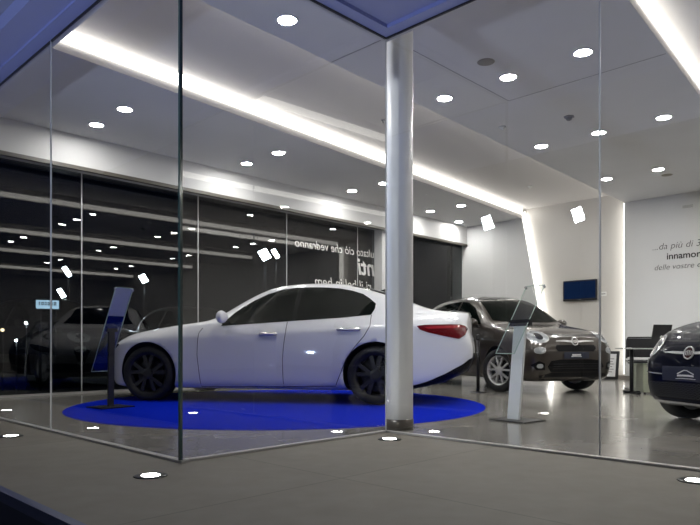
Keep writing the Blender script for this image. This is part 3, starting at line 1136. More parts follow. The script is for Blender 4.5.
def small_suv(name, label, paint, simple=False, group=None):
    c = Car(name, label, 'car', XOV, paint, group)
    wf = [(.70, 1.10), (.30, 1.40), (.02, 1.51), (-.20, 1.54), (-.28, 1.09)]
    wr = [(-.34, 1.09), (-.26, 1.54), (-.9, 1.53), (-1.35, 1.45), (-1.62, 1.28), (-1.55, 1.14)]
    for sd in (1, -1):
        c.decal('front_side_window', wf, 'y', sd, M['carglass'], step=.08)
        c.decal('rear_side_window', wr, 'y', sd, M['carglass'], step=.08)
        c.wheel(1.285, sd, 'silver', steer=(.0)); c.wheel(-1.285, sd, 'silver')
        mp = c.hit('y', sd, .62, 1.06)[0]
        c.mirror_part(mp + Vector((.02, sd * .02, .07)), sd, paint)
        if not simple:
            c.strip('front_door_seam', [(.86, .95), (.84, .7), (.82, .45), (.74, .34)], .009, 'y', sd, M['seam'])
            c.strip('rear_door_seam', [(-.31, 1.08), (-.32, .7), (-.30, .34)], .009, 'y', sd, M['seam'])
            c.strip('sill_moulding', [(-.88, .25), (0, .25), (.88, .25)], .07, 'y', sd, M['trim'])
            for xx in (.0, -1.05):
                h0 = c.hit('y', sd, xx, .93)[0]
                bm = B(); box(bm, h0 + Vector((0, sd * .015, 0)), (.17, .02, .03), bevel=.008)
                link_mesh('door_handle', bm, M['chrome'], b_parent(c), True)
        # lamps
        hl = rounded(.615 * sd, .868, .135, .082, rot=-.15 * sd)
        lamp = c.decal('headlamp', hl, 'x', 1, M['lamp'], step=.025, off=.010)
        c.strip('headlamp_bezel', rounded(.615 * sd, .868, .139, .086, rot=-.15 * sd), .014, 'x', 1, M['chrome'], off=.012, parent=lamp, closed=True)
        c.decal('lamp_lens', rounded(.615 * sd, .870, .052, .047), 'x', 1, M['lampdark'], step=.02, off=.014, parent=lamp)
        dl = c.decal('running_lamp', rounded(.655 * sd, .665, .075, .040, rot=-.1 * sd), 'x', 1, M['lamp'], step=.025, off=.008)
        c.strip('running_lamp_bezel', rounded(.655 * sd, .665, .078, .043, rot=-.1 * sd), .010, 'x', 1, M['chrome'], off=.010, parent=dl, closed=True)
        fp = c.decal('fog_lamp_pocket', [(sd * .58, .375), (sd * .70, .37), (sd * .77, .45), (sd * .68, .51), (sd * .59, .475)], 'x', 1, M['trim'], step=.03, off=.004)
        c.decal('fog_lamp', rounded(sd * .66, .435, .042, .032), 'x', 1, M['lamp'], step=.02, off=.010, parent=fp)
    c.decal('windscreen', [(-.68, 1.16), (-.62, 1.34), (-.54, 1.54), (-.25, 1.585), (.25, 1.585), (.54, 1.54), (.62, 1.34), (.68, 1.16), (.35, 1.135), (-.35, 1.135)], 'x', 1, M['carglass'], step=.06)
    c.decal('rear_window', [(-.5, 1.16), (.5, 1.16), (.46, 1.42), (-.46, 1.42)], 'x', -1, M['carglass'], step=.06)
    g = c.decal('upper_grille', [(-.34, .65), (.34, .65), (.39, .70), (.36, .748), (-.36, .748), (-.39, .70)], 'x', 1, M['trim'], step=.04)
    lg = c.decal('lower_grille', [(-.46, .34), (.46, .34), (.54, .42), (.48, .51), (.30, .53), (-.30, .53), (-.48, .51), (-.54, .42)], 'x', 1, M['trim'], step=.04)
    for zz in (.395, .43, .465):
        c.strip('grille_bar', [(-.44, zz), (0, zz), (.44, zz)], .008, 'x', 1, M['blackp'], off=.012, parent=lg)
    c.decal('bumper_skirt', [(-.60, .215), (.60, .215), (.66, .29), (.45, .335), (-.45, .335), (-.66, .29)], 'x', 1, M['trim'], step=.05, off=.003)
    c.strip('bonnet_seam', [(-.54, .92), (-.3, .90), (0, .895), (.3, .90), (.54, .92)], .008, 'x', 1, M['seam'])
    if not simple:
        for sd in (1, -1):
            c.decal('chrome_bar', [(sd * .06, .785), (sd * .06, .815), (sd * .2, .822), (sd * .36, .812), (sd * .37, .802), (sd * .2, .796)], 'x', 1, M['chrome'], step=.03, off=.010)
        c.emblem(0, .80, .062)
    pl = c.decal('number_plate', [(-.24, .545), (.24, .545), (.24, .64), (-.24, .64)], 'x', 1, M['plate'], step=.06, off=.016)
    if not simple:
        for z_, h_, ws in ((.60, .024, .085), (.577, .010, .10)):
            c.decal('plate_print', [(-ws, z_ - h_ / 2), (ws, z_ - h_ / 2), (ws, z_ + h_ / 2), (-ws, z_ + h_ / 2)], 'x', 1, M['white'], step=.06, off=.018, parent=pl)
        bm = B()
        tube(bm, [(-1.35, 0, 1.555), (-1.50, 0, 1.74)], .006, 8)
        link_mesh('aerial', bm, M['blackp'], c.body)
    return c


def b_parent(c):
    return c.body


psi = math.radians(19)
fdir = Vector((math.sin(psi), -math.cos(psi), 0))
ax_c = Vector((2.99, 10.02, 0))
XS = .955
xo = small_suv('crossover', 'bronze-grey small crossover facing the street behind the clear display stand', M['brown_paint'])
pos = ax_c - fdir * 1.285 * XS
xo.root.location = (pos.x, pos.y, 0)
xo.root.rotation_euler = (0, 0, math.atan2(fdir.y, fdir.x))
xo.root.scale = (XS, XS * .945, XS)
for ch in xo.root.children:
    if ch.name.startswith('wheel') and ch.location.x > 0:
        ch.rotation_euler.z += math.radians(18)

# parked dark cars out in the yard behind the back glass
dk = small_suv('parked_car', 'dark parked car beyond the back glass at the far left edge', M['dark_paint'], True, 'dark cars parked outside')
for i, (u, v, a, lb) in enumerate(((1.0, -9.4, -PI / 2 + .1, None), (4.3, -9.6, -PI / 2 - .1, 'dark parked car beyond the back glass behind the black display stand'))):
    r = dk.root if i == 0 else copy_tree(dk.root)
    r.location = W(u, v, -.02)
    r.rotation_euler = (0, 0, ANG_U + a)
    if lb:
        r['label'] = lb

# ---- navy compact car at the right edge
CMP = dict(
    xs=[-1.80, -1.77, -1.70, -1.6, -1.45, -1.25, -1.0, -.7, -.4, -.1, .15, .4, .6, .8, 1.0, 1.15, 1.3, 1.45, 1.57, 1.66, 1.72, 1.755, 1.77],
    zt={1.77: .74, 1.72: .80, 1.62: .86, 1.45: .92, 1.2: .98, 1.0: 1.01, .85: 1.06, .6: 1.22, .3: 1.40, 0: 1.48, -.5: 1.50, -1.0: 1.46, -1.3: 1.39, -1.55: 1.22, -1.7: 1.02, -1.80: .88},
    zbelt={1.77: .70, 1.62: .81, 1.3: .90, 1.0: .94, .5: .96, -.5: .98, -1.2: 1.0, -1.6: .98, -1.8: .84},
    wbelt={1.77: .34, 1.65: .52, 1.4: .66, 1.1: .72, .5: .74, -.5: .74, -1.2: .71, -1.8: .55},
    wt={1.77: .29, 1.65: .43, 1.4: .55, 1.1: .60, .8: .63, .4: .58, 0: .54, -.8: .53, -1.4: .53, -1.8: .48},
    w={1.77: .42, 1.73: .53, 1.65: .64, 1.52: .73, 1.35: .79, 1.15: .815, .5: .80, -.5: .80, -1.15: .82, -1.5: .78, -1.7: .72, -1.8: .62},
    zs={1.77: .58, 1.4: .72, 1.0: .78, 0: .82, -1: .85, -1.8: .78},
    zb={1.77: .22, 1.65: .17, 1.4: .165, -1.3: .18, -1.8: .32},
    fx={.16: -.07, .3: .01, .5: .02, .65: -.01, .8: -.07},
    front=1.15, rear=-1.15, rw=.30, arch=.335, w_in=.48, tyre_w=.195, rim=.205, track=.70)
cm = Car('compact_car', 'dark navy small hatchback nosing in at the right edge', 'car', CMP, M['navy_paint'])
for sd in (1, -1):
    cm.decal('side_window', [(.60, 1.0), (.25, 1.30), (0, 1.385), (-.5, 1.40), (-.95, 1.33), (-1.2, 1.14), (-1.1, 1.03)], 'y', sd, M['carglass'], step=.08)
    cm.wheel(1.15, sd, 'silver'); cm.wheel(-1.15, sd, 'silver')
    mp = cm.hit('y', sd, .55, .97)[0]
    cm.mirror_part(mp + Vector((.02, sd * .02, .06)), sd, M['navy_paint'])
    cm.strip('door_seam', [(.72, .92), (.70, .6), (.62, .3)], .008, 'y', sd, M['seam'])
    h0 = cm.hit('y', sd, -.35, .86)[0]
    bm = B(); box(bm, h0 + Vector((0, sd * .015, 0)), (.17, .02, .03), bevel=.008); link_mesh('door_handle', bm, M['chrome'], cm.body, True)
    lamp = cm.decal('headlamp', rounded(.50 * sd, .728, .11, .088, rot=-.2 * sd), 'x', 1, M['lamp'], step=.02, off=.008)
    cm.strip('headlamp_bezel', rounded(.50 * sd, .728, .114, .092, rot=-.2 * sd), .012, 'x', 1, M['chrome'], off=.010, parent=lamp, closed=True)
    cm.decal('lamp_lens', rounded(.47 * sd, .728, .042, .040), 'x', 1, M['lampdark'], step=.02, off=.012, parent=lamp)
    dl = cm.decal('running_lamp', rounded(.575 * sd, .565, .05, .035), 'x', 1, M['lamp'], step=.02, off=.008)
    cm.strip('running_lamp_bezel', rounded(.575 * sd, .565, .054, .039), .009, 'x', 1, M['chrome'], off=.010, parent=dl, closed=True)
    cm.decal('chrome_bar', [(sd * .055, .655), (sd * .055, .678), (sd * .2, .682), (sd * .31, .672), (sd * .2, .661)], 'x', 1, M['chrome'], step=.03, off=.008)
cm.decal('windscreen', [(-.60, 1.09), (-.53, 1.26), (-.44, 1.42), (0, 1.455), (.44, 1.42), (.53, 1.26), (.60, 1.09), (0, 1.075)], 'x', 1, M['carglass'], step=.06)
cm.decal('rear_window', [(-.42, 1.08), (.42, 1.08), (.38, 1.32), (-.38, 1.32)], 'x', -1, M['carglass'], step=.06)
lg = cm.decal('lower_grille', [(-.55, .255), (.55, .255), (.60, .33), (.57, .405), (-.57, .405), (-.60, .33)], 'x', 1, M['trim'], step=.04)
k = 0
for j in range(4):
    for i in range(-10, 11):
        y0 = i * .052 + (j % 2) * .026; z0 = .278 + j * .033
        if abs(y0) < .53:
            hx = rounded(y0, z0, .021, .013, 6, 2.0)
            bm_pts = hx
            k += 1
cells = B()
for j in range(4):
    for i in range(-10, 11):
        y0 = i * .052 + (j % 2) * .026; z0 = .278 + j * .035
        if abs(y0) < .53:
            ring = []
            for kk in range(6):
                a = PI / 6 + kk * PI / 3
                loc = cm.hit('x', 1, y0 + .024 * math.cos(a), z0 + .016 * math.sin(a))[0]
                loc2 = cm.hit('x', 1, y0 + .019 * math.cos(a), z0 + .012 * math.sin(a))[0]
                ring.append((loc + Vector((.008, 0, 0)), loc2 + Vector((.008, 0, 0))))
            for kk in range(6):
                a_, b2_ = ring[kk], ring[(kk + 1) % 6]
                face(cells, [a_[0], b2_[0], b2_[1], a_[1]])
link_mesh('grille_mesh', cells, pmat('grille_mesh', (.07, .07, .08), .35), lg)
cm.strip('bumper_chrome', [(-.70, .36), (-.64, .27), (-.55, .228), (-.3, .222), (0, .220), (.3, .222), (.55, .228), (.64, .27), (.70, .36)], .016, 'x', 1, M['chrome'], off=.010)
cm.strip('grille_chrome', [(-.58, .485), (-.3, .475), (0, .472), (.3, .475), (.58, .485)], .010, 'x', 1, M['chrome'], off=.008)
cm.strip('bonnet_seam', [(-.50, .79), (-.3, .775), (0, .77), (.3, .775), (.50, .79)], .007, 'x', 1, M['seam'])
cm.emblem(0, .667, .060)
pl = cm.decal('number_plate', [(-.27, .42), (.27, .42), (.27, .545), (-.27, .545)], 'x', 1, M['plate'], step=.06, off=.018)
for i, q in enumerate(([(-.10, .488), (-.02, .522), (.02, .522), (.11, .488), (.10, .482), (.015, .512), (-.015, .512), (-.09, .482)],
                       [(-.10, .462), (.10, .462), (.10, .478), (-.10, .478)], [(-.12, .440), (.12, .440), (.12, .446), (-.12, .446)])):
    cm.decal('plate_print', q, 'x', 1, M['white'], step=.06, off=.021, parent=pl)
CS = .96
ph = math.radians(76)
cd = Vector((-math.sin(ph), -math.cos(ph), 0))
nose = Vector((2.86, 5.40, 0))
pos = nose - cd * 1.76 * CS
cm.root.location = (pos.x, pos.y, 0)
cm.root.rotation_euler = (0, 0, math.atan2(cd.y, cd.x))
cm.root.scale = (CS, CS, CS)


# ---------------------------------------------------------- display stands
def stand(name, label, base, wdir, lean, lean_d, z0, z1, half, post_m, sheet, post_top, plate, post_w, foot=(0, 0)):
    """wdir: along the panel width; lean: horizontal direction the panel leans back to"""
    r = empty(name, label, 'display stand', base, 0, 'display stands beside the cars')
    w = Vector((wdir[0], wdir[1], 0)).normalized(); l = Vector((lean[0], lean[1], 0)).normalized()
    bm = B()
    a, b = plate
    lo = [w * a * sx + l * b * sy for sx, sy in ((-1, -1), (1, -1), (1, 1), (-1, 1))]
    prism(bm, (lo, [p + Z3 * .012 for p in lo]))
    link_mesh('base_plate', bm, M['blackm'], r)
    # panel
    c0 = -l * lean_d * .5 + l * post_top[0]; c1 = l * lean_d * .5 + l * post_top[0]
    P = [c0 - w * half + Z3 * z0, c0 + w * half + Z3 * z0, c1 + w * half + Z3 * z1, c1 - w * half + Z3 * z1]
    up = (P[3] - P[0]).normalized(); nrm = w.cross(up).normalized()
    if nrm.dot(l) > 0:
        nrm = -nrm                       # faces the reader, away from the lean
    bm = B()
    face(bm, P)
    pn = link_mesh('clear_panel', bm, M['acrylic'], r)
    bm = B()
    for i in range(4):
        tube(bm, [P[i], P[(i + 1) % 4]], .004, 6)
    link_mesh('panel_edge', bm, M['acrylicedge'], pn)
    bm = B()
    for t in (P[2], P[3]):
        q = t - up * .02
        m = frame(q, w, up)
        bb = B(); lathe(bb, [(.012, -.012), (.012, .012)], seg=12); bb.transform(m)
        tm = bpy.data.meshes.new('t'); bb.to_mesh(tm); bb.free(); bm.from_mesh(tm); bpy.data.meshes.remove(tm)
    link_mesh('panel_bolts', bm, M['chrome'], pn)
    # post: flat bar
    zt = post_top[1]
    tl = l * (post_top[0] + post_top[2]) - nrm * .02
    bm = B()
    hw = post_w / 2
    lo = [Vector((foot[0], foot[1], 0)) + w * (hw * sx) + l * (.014 * sy) + Z3 * .01 for sx, sy in ((-1, -1), (1, -1), (1, 1), (-1, 1))]
    hi = [tl + w * (hw * sx) + l * (.014 * sy) + Z3 * zt for sx, sy in ((-1, -1), (1, -1), (1, 1), (-1, 1))]
    prism(bm, (lo, hi))
    link_mesh('post', bm, post_m, r)
    bm = B()
    box(bm, tl + Z3 * (zt + .03), (.05, min(.24, post_w * 1.85), .06), Matrix.Rotation(math.atan2(w.y, w.x) - PI / 2, 3, 'Z'), bevel=.004)
    link_mesh('panel_bracket', bm, M['blackp'], r)
    if sheet:
        t0, t1 = sheet
        Q = [P[0].lerp(P[3], t0) - (P[0] - P[1]) * .03, P[1].lerp(P[2], t0) + (P[0] - P[1]) * .03, P[1].lerp(P[2], t1) + (P[0] - P[1]) * .03, P[0].lerp(P[3], t1) - (P[0] - P[1]) * .03]
        bm = B()
        prism(bm, ([q + nrm * .004 for q in Q], [q + nrm * .010 for q in Q]))
        link_mesh('info_sheet', bm, M['sheet'], r)
    return r


bR = ground(517, 420.5)
stand('display_stand', 'clear acrylic info stand on a silver post before the crossover', bR, (.62, -.78), (.78, .62), .47, .63, 1.285, .105, M['postsilver'], None, (.055, .90, -.02), (.20, .17), .13, (-.03, .01))
bL = ground(110.5, 408) + Vector((0, 0, .0095))
stand('display_stand', 'black info stand with a pale sheet at the nose of the white sedan', bL, (.62, .78), (.78, -.62), .50, .40, 1.33, .105, M['blackp'], (.67, 1.0), (.03, .86, -.03), (.20, .17), .07)

# belt stanchions behind the sedan
def stanchion(label, p):
    r = empty('belt_stanchion', label, 'stanchion', p)
    bm = B(); lathe(bm, [(0, .02), (.03, .02), (.11, .012), (.13, .004), (.13, 0)], seg=28); link_mesh('base', bm, M['blackm'], r, True)
    bm = B(); lathe(bm, [(.026, .015), (.026, .80)], seg=18); link_mesh('pole', bm, M['blackm'], r, True)
    bm = B(); lathe(bm, [(.032, .79), (.034, .80), (.034, .86), (.026, .875), (0, .88)], seg=18); link_mesh('head', bm, M['blackp'], r, True)
    return r


s1 = ground(478, 392.5); s2 = Vector((s1.x - 1.55, s1.y + .55, 0))
r1 = stanchion('slim black belt post between the white sedan and the crossover', s1)
# ----------------------------------------------------------- end wall items
def wall_rect(pxs, u):
    a = on_u(pxs[0], pxs[1], u); b = on_u(pxs[2], pxs[3], u)
    return a, b


UN = UE + ND
a, b = on_u(564.5, 292.3, UN), on_u(598, 289.5, UN)
vc, hw = (a[0] + b[0]) / 2, (b[0] - a[0]) / 2
zt_, zb_ = on_u(598, 279, UN)[1], on_u(598, 300, UN)[1]
r = empty('television', 'small black flat television on the end wall niche', 'television', W(UN - .02, vc, (zt_ + zb_) / 2))
tvh = (zt_ - zb_) / 2
Rv = Matrix.Rotation(ANG_V, 3, 'Z')
bm = B(); box(bm, V3 * 0 - U3 * .03, (2 * hw, .05, 2 * tvh), Rv, bevel=.008); link_mesh('housing', bm, M['blackp'], r)
bm = B(); box(bm, -U3 * .056 + Z3 * .012, (2 * hw - .05, .004, 2 * tvh - .075), Rv); link_mesh('screen', bm, M['tv'], r)
bm = B(); box(bm, -U3 * .002, (.25, .04, .2), Rv); link_mesh('wall_mount', bm, M['blackm'], r)
bm = B(); box(bm, -U3 * .057 - Z3 * (tvh - .022), (.07, .004, .012), Rv); link_mesh('maker_mark', bm, M['greyplastic'], r)
a, b = on_u(601, 294, UN), on_u(606.5, 293.5, UN)
r = empty('socket_plate', 'small white socket plate right of the television', 'socket', W(UN, (a[0] + b[0]) / 2, a[1]))
bm = B(); box(bm, -U3 * .006, (b[0] - a[0], .012, .09), Rv, bevel=.003); link_mesh('cover_plate', bm, M['plastic'], r)
bm = B()
for k in (-1, 0, 1):
    box(bm, -U3 * .0125 + V3 * .03 * k, (.02, .003, .03), Rv)
link_mesh('socket_insert', bm, M['greyplastic'], r)

# wall lettering
for (px, py), (qx, qy), txt, size, mat_, bold, sh, lb, nm in (
        ((652, 250.5), (700, 243), '...da pi\u00f9 di 3', .30, M['ink'], -.003, .22, 'top line of slanted grey lettering on the text wall', 'x'),
        ((666.5, 259.5), (700, 254), 'innamor', .30, M['inkb'], .004, .0, 'bold black middle line of lettering on the text wall', 'x'),
        ((654, 270.5), (700, 264), 'delle vostre e', .30, M['ink'], -.003, .22, 'bottom line of slanted grey lettering on the text wall', 'x')):
    v, z = on_u(px, py, UE)
    v1, _ = on_u(qx, qy, UE)
    m = frame(W(UE - .004, v, z), V3, Z3)
    t = text_mesh(txt, .26, mat_, 'wall_lettering', None, Matrix.Identity(4), sh, .002, bold)
    wdt = max(p.co.x for p in t.data.vertices)
    k = (v1 - v) / wdt * (1.02)
    t.data.transform(Matrix.Scale(k, 4))
    t.data.transform(m)
    tag(t, lb, 'lettering', 'lettering on the text wall')
# faint round vent plate high on the text wall
v, z = on_u(688, 206.5, UE)
bm = B(); box(bm, W(UE - .006, v, z), (.22, .012, .07), Rv, bevel=.003)
o = link_mesh('wall_vent', bm, M['plastic'], None); tag(o, 'small pale vent plate high on the text wall', 'vent')
bm = B()
for k in range(5):
    box(bm, W(UE - .013, v, z + (k - 2) * .012), (.19, .003, .004), Rv)
link_mesh('vent_slat', bm, M['greyplastic'], o)

# mirrored vinyl lettering on the back glass (read from the yard)
for x_r, y_r, x_l, txt, sh, bold, lb in (
        (374.5, 258, 295, 'ultato ci\u00f2 che vedranno', .18, .0, 'upper line of mirrored white lettering on the back glass'),
        (375, 276, 357.5, 'nti', .15, .006, 'large bold mirrored letters on the back glass beside the white pier'),
        (372, 291, 315, 'ri il bel in bem', .18, .0, 'lower line of mirrored white lettering just above the sedan roof')):
    ur, zr = on_v(x_r, y_r, VG + .006)
    ul_, _ = on_v(x_l, y_r, VG + .006)
    t = text_mesh(txt, .3, M['vinyl'], 'glass_lettering', None, Matrix.Identity(4), sh, .0008, bold)
    wdt = max(p.co.x for p in t.data.vertices)
    k = (ur - ul_) / wdt
    t.data.transform(Matrix.Scale(k, 4))
    t.data.transform(frame(W(ur, VG + .006, zr), -U3, Z3))
    tag(t, lb, 'lettering', 'lettering on the back glass')

# leaning framed notice
pb = ground(609, 379.5)
dist_ = W(UE - .02, uv_of(pb)[1], 0)
uu, vv = UE - .16, on_u(609, 366, UE - .1)[0]
r = empty('framed_notice', 'black framed white notice leaning on the end wall near the floor', 'frame', W(uu, vv, 0))
tilt = Matrix.Rotation(ANG_V, 3, 'Z') @ Matrix.Rotation(-math.radians(10), 3, 'X')
bm = B(); box(bm, tilt @ Vector((0, 0, .30)), (.42, .02, .60), tilt, bevel=.004); link_mesh('frame_border', bm, M['blackp'], r)
bm = B(); box(bm, tilt @ Vector((0, -.012, .30)), (.30, .004, .48), tilt); link_mesh('notice_sheet', bm, M['white'], r)
bm = B()
for k in range(6):
    box(bm, tilt @ Vector((0.0, -.0145, .16 + k * .055)), (.22 if k % 2 else .16, .002, .018), tilt)
link_mesh('notice_print', bm, M['greyplastic'], r)

# ------------------------------------------------------ desk, chair, laptop
DZ = .67
r = empty('office_desk', 'glass-topped office desk with a black T-foot leg', 'desk', (4.03, 9.15, 0), -.10)
bm = B(); box(bm, (.80, .36, DZ - .008), (1.62, .74, .016), bevel=.003); link_mesh('desktop', bm, pmat('desk_top', (.60, .62, .60), .12), r)
for sx in (.10, 1.50):
    bm = B(); tube(bm, [(sx, .30, .03), (sx, .30, DZ - .016)], .028, 12); box(bm, (sx, .30, .02), (.06, .62, .03), bevel=.006); box(bm, (sx, .30, .02), (.24, .06, .03), bevel=.006); link_mesh('leg', bm, M['blackm'], r)
# pedestal
r = empty('drawer_pedestal', 'pale green drawer pedestal under the desk', 'cabinet', (4.50, 9.50, 0), -.10)
bm = B(); box(bm, (0, .02, .23), (.40, .42, .42), bevel=.005); link_mesh('carcass', bm, M['greenglass'], r)
for k in range(3):
    bm = B(); box(bm, (0, -.198, .095 + k * .135), (.385, .016, .125), bevel=.003); q = link_mesh('drawer', bm, M['greenglass'], r)
    bm = B(); box(bm, (0, -.212, .095 + k * .135 + .03), (.10, .012, .010)); link_mesh('handle', bm, M['chrome'], q)
for sx, sy in ((-.16, -.14), (.16, -.14), (-.16, .18), (.16, .18)):
    bm = B(); lathe(bm, [(.018, 0), (.018, .022)], seg=10); bmesh.ops.translate(bm, vec=(sx, sy, 0), verts=bm.verts); link_mesh('caster', bm, M['blackp'], r)
# laptop
lp = Vector((4.53, 9.33, DZ))
r = empty('laptop', 'open black laptop on the desk seen from behind', 'laptop', lp, math.radians(18))
bm = B(); box(bm, (0, .14, .009), (.36, .25, .018), bevel=.004); link_mesh('keyboard_base', bm, M['blackp'], r)
tl = Matrix.Rotation(math.radians(12), 3, 'X')
bm = B(); box(bm, tl @ Vector((0, 0, .17)) + Vector((0, .015, .018)), (.34, .012, .32), tl, bevel=.004); q = link_mesh('screen_lid', bm, M['blackp'], r)
bm = B(); lathe(bm, [(0, 0), (.022, 0), (.022, .001), (0, .001)], axis='y', seg=20)
bm.transform(Matrix.Translation(tl @ Vector((0, -.0075, .15)) + Vector((0, .015, .018))) @ tl.to_4x4()); link_mesh('lid_logo', bm, M['plastic'], q)

# cantilever chair
cp_ = ground(630, 393.2)
r = empty('office_chair', 'black mesh-backed cantilever chair behind the desk', 'chair', Vector((4.72, 10.2, 0)), math.radians(-97))
bm = B(); box(bm, (0, 0, .445), (.46, .46, .06), bevel=.02); link_mesh('seat', bm, M['mesh'], r, True)
bm = B()
bk = Matrix.Rotation(math.radians(-10), 3, 'Y')
fr = [(-.22, y * .225, z) for y, z in ((-1, .50), (-1, .80), (-.9, .84), (.9, .84), (1, .80), (1, .50))]
q = bm
tube(q, fr, .012, 10)
bfr = link_mesh('back_frame', q, M['blackm'], r, True)
bm = B(); box(bm, (-.225, 0, .67), (.012, .43, .31), bevel=.004); link_mesh('backrest', bm, M['mesh'], r)
for sy in (-1, 1):
    bm = B()
    y = sy * .245
    tube(bm, [(-.22, y * .95, .46), (.05, y, .44), (.20, y, .42), (.235, y, .38), (.20, y, .06), (.18, y, .02), (.14, y, .012), (-.24, y, .012)], .012, 10)
    link_mesh('sled_leg', bm, M['blackm'], r, True)
    bm = B(); tube(bm, [(-.21, y * 1.02, .66), (.10, y * 1.04, .665), (.17, y * 1.04, .64), (.19, y, .44)], .012, 8); link_mesh('armrest', bm, M['chrome'], r, True)

# ------------------------------------------------------- night-time outside
def flood(label, px, py, depth, size, mat, beam):
    """flood lamp on a mast standing in the yard beyond the back glass"""
    d = ray(px, py)
    p = d * depth
    r = empty('floodlight', label, 'floodlight', Vector((p.x, p.y, -.02)), 0, 'floodlights in the yard')
    z = CAM_H + p.z + .02
    bm = B(); tube(bm, [(0, .12, 0), (0, .12, z + .2)], .06, 10); link_mesh('mast', bm, M['blackm'], r)
    R_ = Matrix.Rotation(math.atan2(-d.x, 1), 3, 'Z') @ Matrix.Rotation(-.35, 3, 'X')
    bm = B(); box(bm, (0, .03, z), (size[0] * 1.15, .06, size[1] * 1.1), R_ @ Matrix.Rotation(-.5, 3, 'Y'), bevel=.01); h = link_mesh('lamp_head', bm, M['blackp'], r)
    bm = B(); box(bm, Vector((0, 0, z)) + R_ @ Vector((0, -.03, 0)), (size[0], .02, size[1]), R_ @ Matrix.Rotation(-.5, 3, 'Y')); link_mesh('lamp_lens', bm, mat, h)


flood('brightest white floodlight in the yard above the sedan roof', 264.5, 255, 22, (.30, .38), M['floodbig'], 1)
flood('small floodlight beside the brightest one', 275.5, 254, 26, (.16, .42), M['flood'], 1)
flood('white floodlight in the yard above the sedan bonnet', 143.5, 279, 24, (.22, .32), M['floodbig'], 1)
flood('upper of two floodlights at the far left', 67, 272, 26, (.17, .44), M['floodhot'], 1)
flood('lower of two floodlights at the far left', 61.5, 293.5, 21, (.13, .32), M['floodhot'], 1)

# street lamps across the road, seen mirrored in the right-hand glass
def street(label, px, py, t_len, size):
    d = ray(px, py)
    d2 = Vector((d.x, d.y)); du, dv = d2.dot(U), d2.dot(V)
    t0 = (0 - uv_of(Vector((0, 0, 0)))[0]) / du
    pu, pv = 0, uv_of(Vector((0, 0, 0)))[1] + dv * t0
    uu_, vv_ = -du * (t_len - t0), pv + dv * (t_len - t0)
    z = CAM_H + d.z * t_len
    base = W(uu_, vv_, -.45)
    r = empty('street_lamp', label, 'street lamp', base, 0, 'street lamps across the road')
    zz = z + .45
    bm = B(); tube(bm, [(-.4, -.3, 0), (-.4, -.3, zz + .25), (0, 0, zz + .25)], .06, 10); link_mesh('pole', bm, M['blackm'], r)
    dirv = (W(0, pv, 0) - base); ang = math.atan2(dirv.y, dirv.x)
    R_ = Matrix.Rotation(ang, 3, 'Z') @ Matrix.Rotation(-.30, 3, 'X')
    bm = B(); box(bm, (0, 0, zz), (.08, size[0] * 1.1, size[1] * 1.1), R_, bevel=.01); h = link_mesh('lamp_head', bm, M['blackp'], r)
    bm = B(); box(bm, Vector((0, 0, zz)) + R_ @ Vector((.045, 0, 0)), (.02, size[0], size[1]), R_); link_mesh('lamp_lens', bm, M['flood'], h)


street('street lamp mirrored high over the television', 578, 215, 24, (.38, .52))
street('street lamp mirrored left of the niche', 487.5, 223, 24, (.36, .50))

# lit shop sign across the yard
d = ray(47.5, 304.5); p = d * 10.3; k_ = .43
r = empty('lit_sign', 'small pale blue lit sign on legs outside the back glass', 'sign', Vector((p.x, p.y, -.02)), math.atan2(-d.x, 1))
z = (CAM_H + p.z + .02) / k_
r.scale = (k_, k_, k_)
bm = B(); tube(bm, [(-.25, .1, 0), (-.25, .1, z)], .05, 8); tube(bm, [(.25, .1, 0), (.25, .1, z)], .05, 8); link_mesh('sign_legs', bm, M['blackm'], r)
bm = B(); box(bm, (0, .05, z), (.82, .08, .36)); h = link_mesh('sign_box', bm, M['blackp'], r)
bm = B(); box(bm, (0, 0, z), (.78, .02, .32)); link_mesh('sign_face', bm, M['signlit'], h)
bm = B()
for k, (w_, h_) in enumerate(((.05, .12), (.08, .12), (.06, .12), (.08, .12), (.05, .12), (.09, .12))):
    box(bm, (-.27 + k * .105, -.013, z + .03), (w_, .006, h_))
    box(bm, (-.27 + k * .105, -.018, z + .03), (w_ * .4, .004, h_ * .4), mi=1)
link_mesh('sign_letters', bm, [M['signink'], M['signlit']], h)

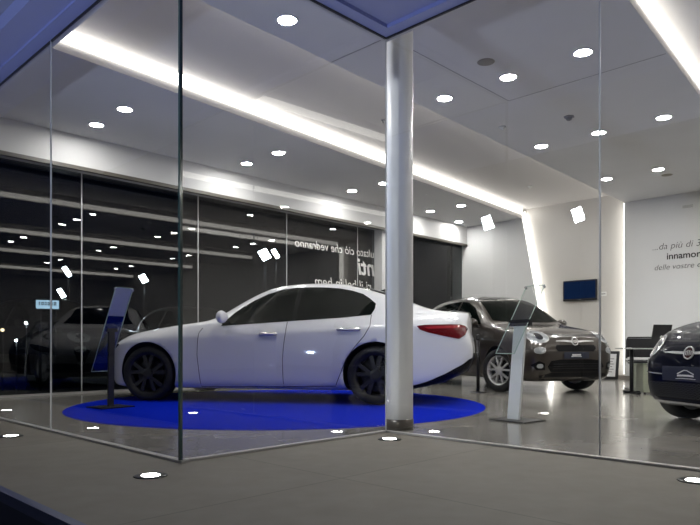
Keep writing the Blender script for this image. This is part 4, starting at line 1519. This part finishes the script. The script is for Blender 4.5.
for k, (px, py, dd, s_) in enumerate(((2.5, 330, 10.2, .028), (26, 323, 10.2, .022), (16, 340.5, 10.0, .018))):
    p = ray(px, py) * dd
    r = empty('garden_lamp', ['orange globe lamp on a thin pole at the left edge', 'tallest pale globe lamp outside the back glass at left', 'tiny lowest globe lamp outside the back glass at left'][k], 'garden lamp', Vector((p.x, p.y, -.02)), 0, 'globe lamps outside the back glass')
    z = CAM_H + p.z + .02
    bm = B(); tube(bm, [(0, .012, 0), (0, .012, z)], .012, 8); link_mesh('pole', bm, M['blackm'], r)
    bm = B(); bmesh.ops.create_uvsphere(bm, u_segments=12, v_segments=8, radius=s_); bmesh.ops.translate(bm, vec=(0, 0, z), verts=bm.verts); link_mesh('globe', bm, M['streetlit'] if k == 0 else M['flood'], r, True)

# ------------------------------------------------------------------- light
world = bpy.data.worlds.new('night')
scene.world = world
world.use_nodes = True
bg = world.node_tree.nodes['Background']
bg.inputs[0].default_value = (.10, .16, .45, 1)
bg.inputs[1].default_value = .012


def spot(name, loc, target, ang, power, col, rad):
    l = bpy.data.lights.new(name, 'SPOT')
    l.energy = power; l.color = col; l.spot_size = math.radians(ang); l.spot_blend = .6; l.shadow_soft_size = rad
    o = bpy.data.objects.new(name, l)
    COL.objects.link(o)
    o.location = loc
    o.rotation_euler = (Vector(target) - Vector(loc)).to_track_quat('-Z', 'Y').to_euler()
    return o


# added cold fill spots that brighten the canopy from below, no real fittings
spot('canopy_fill', (-5.5, -1.0, -.3), (-1.6, 4.2, 4.0), 60, 900, (.60, .70, 1.0), .06)
spot('canopy_fill', (4.5, -2.0, -.3), (.4, 3.6, 4.2), 56, 900, (.60, .70, 1.0), .06)

spot('column_fill', (-9.0, -4.0, 4.2), (cp.x + .3, cp.y, 1.5), 17, 2600, (.90, .94, 1.0), .10)  # added spot that brightens the column, no street fixture behind it

# ------------------------------------------------------------------ camera
cam = bpy.data.cameras.new('camera')
co = bpy.data.objects.new('camera', cam)
COL.objects.link(co)
co.location = (0, 0, CAM_H)
co.rotation_euler = (PI / 2, 0, 0)
cam.sensor_width = 36
cam.lens = 36 * F_PX / 700
cam.shift_y = (HOR - 262.5) / 700
cam.clip_end = 300
scene.camera = co

scene.view_settings.view_transform = 'Standard'
scene.view_settings.look = 'None'
scene.view_settings.exposure = 0.0
cy = scene.cycles
cy.use_denoising = True
cy.max_bounces = 10
cy.diffuse_bounces = 4
cy.glossy_bounces = 6
cy.transparent_max_bounces = 16
cy.sample_clamp_indirect = 6.0
cy.caustics_reflective = False
cy.caustics_refractive = False
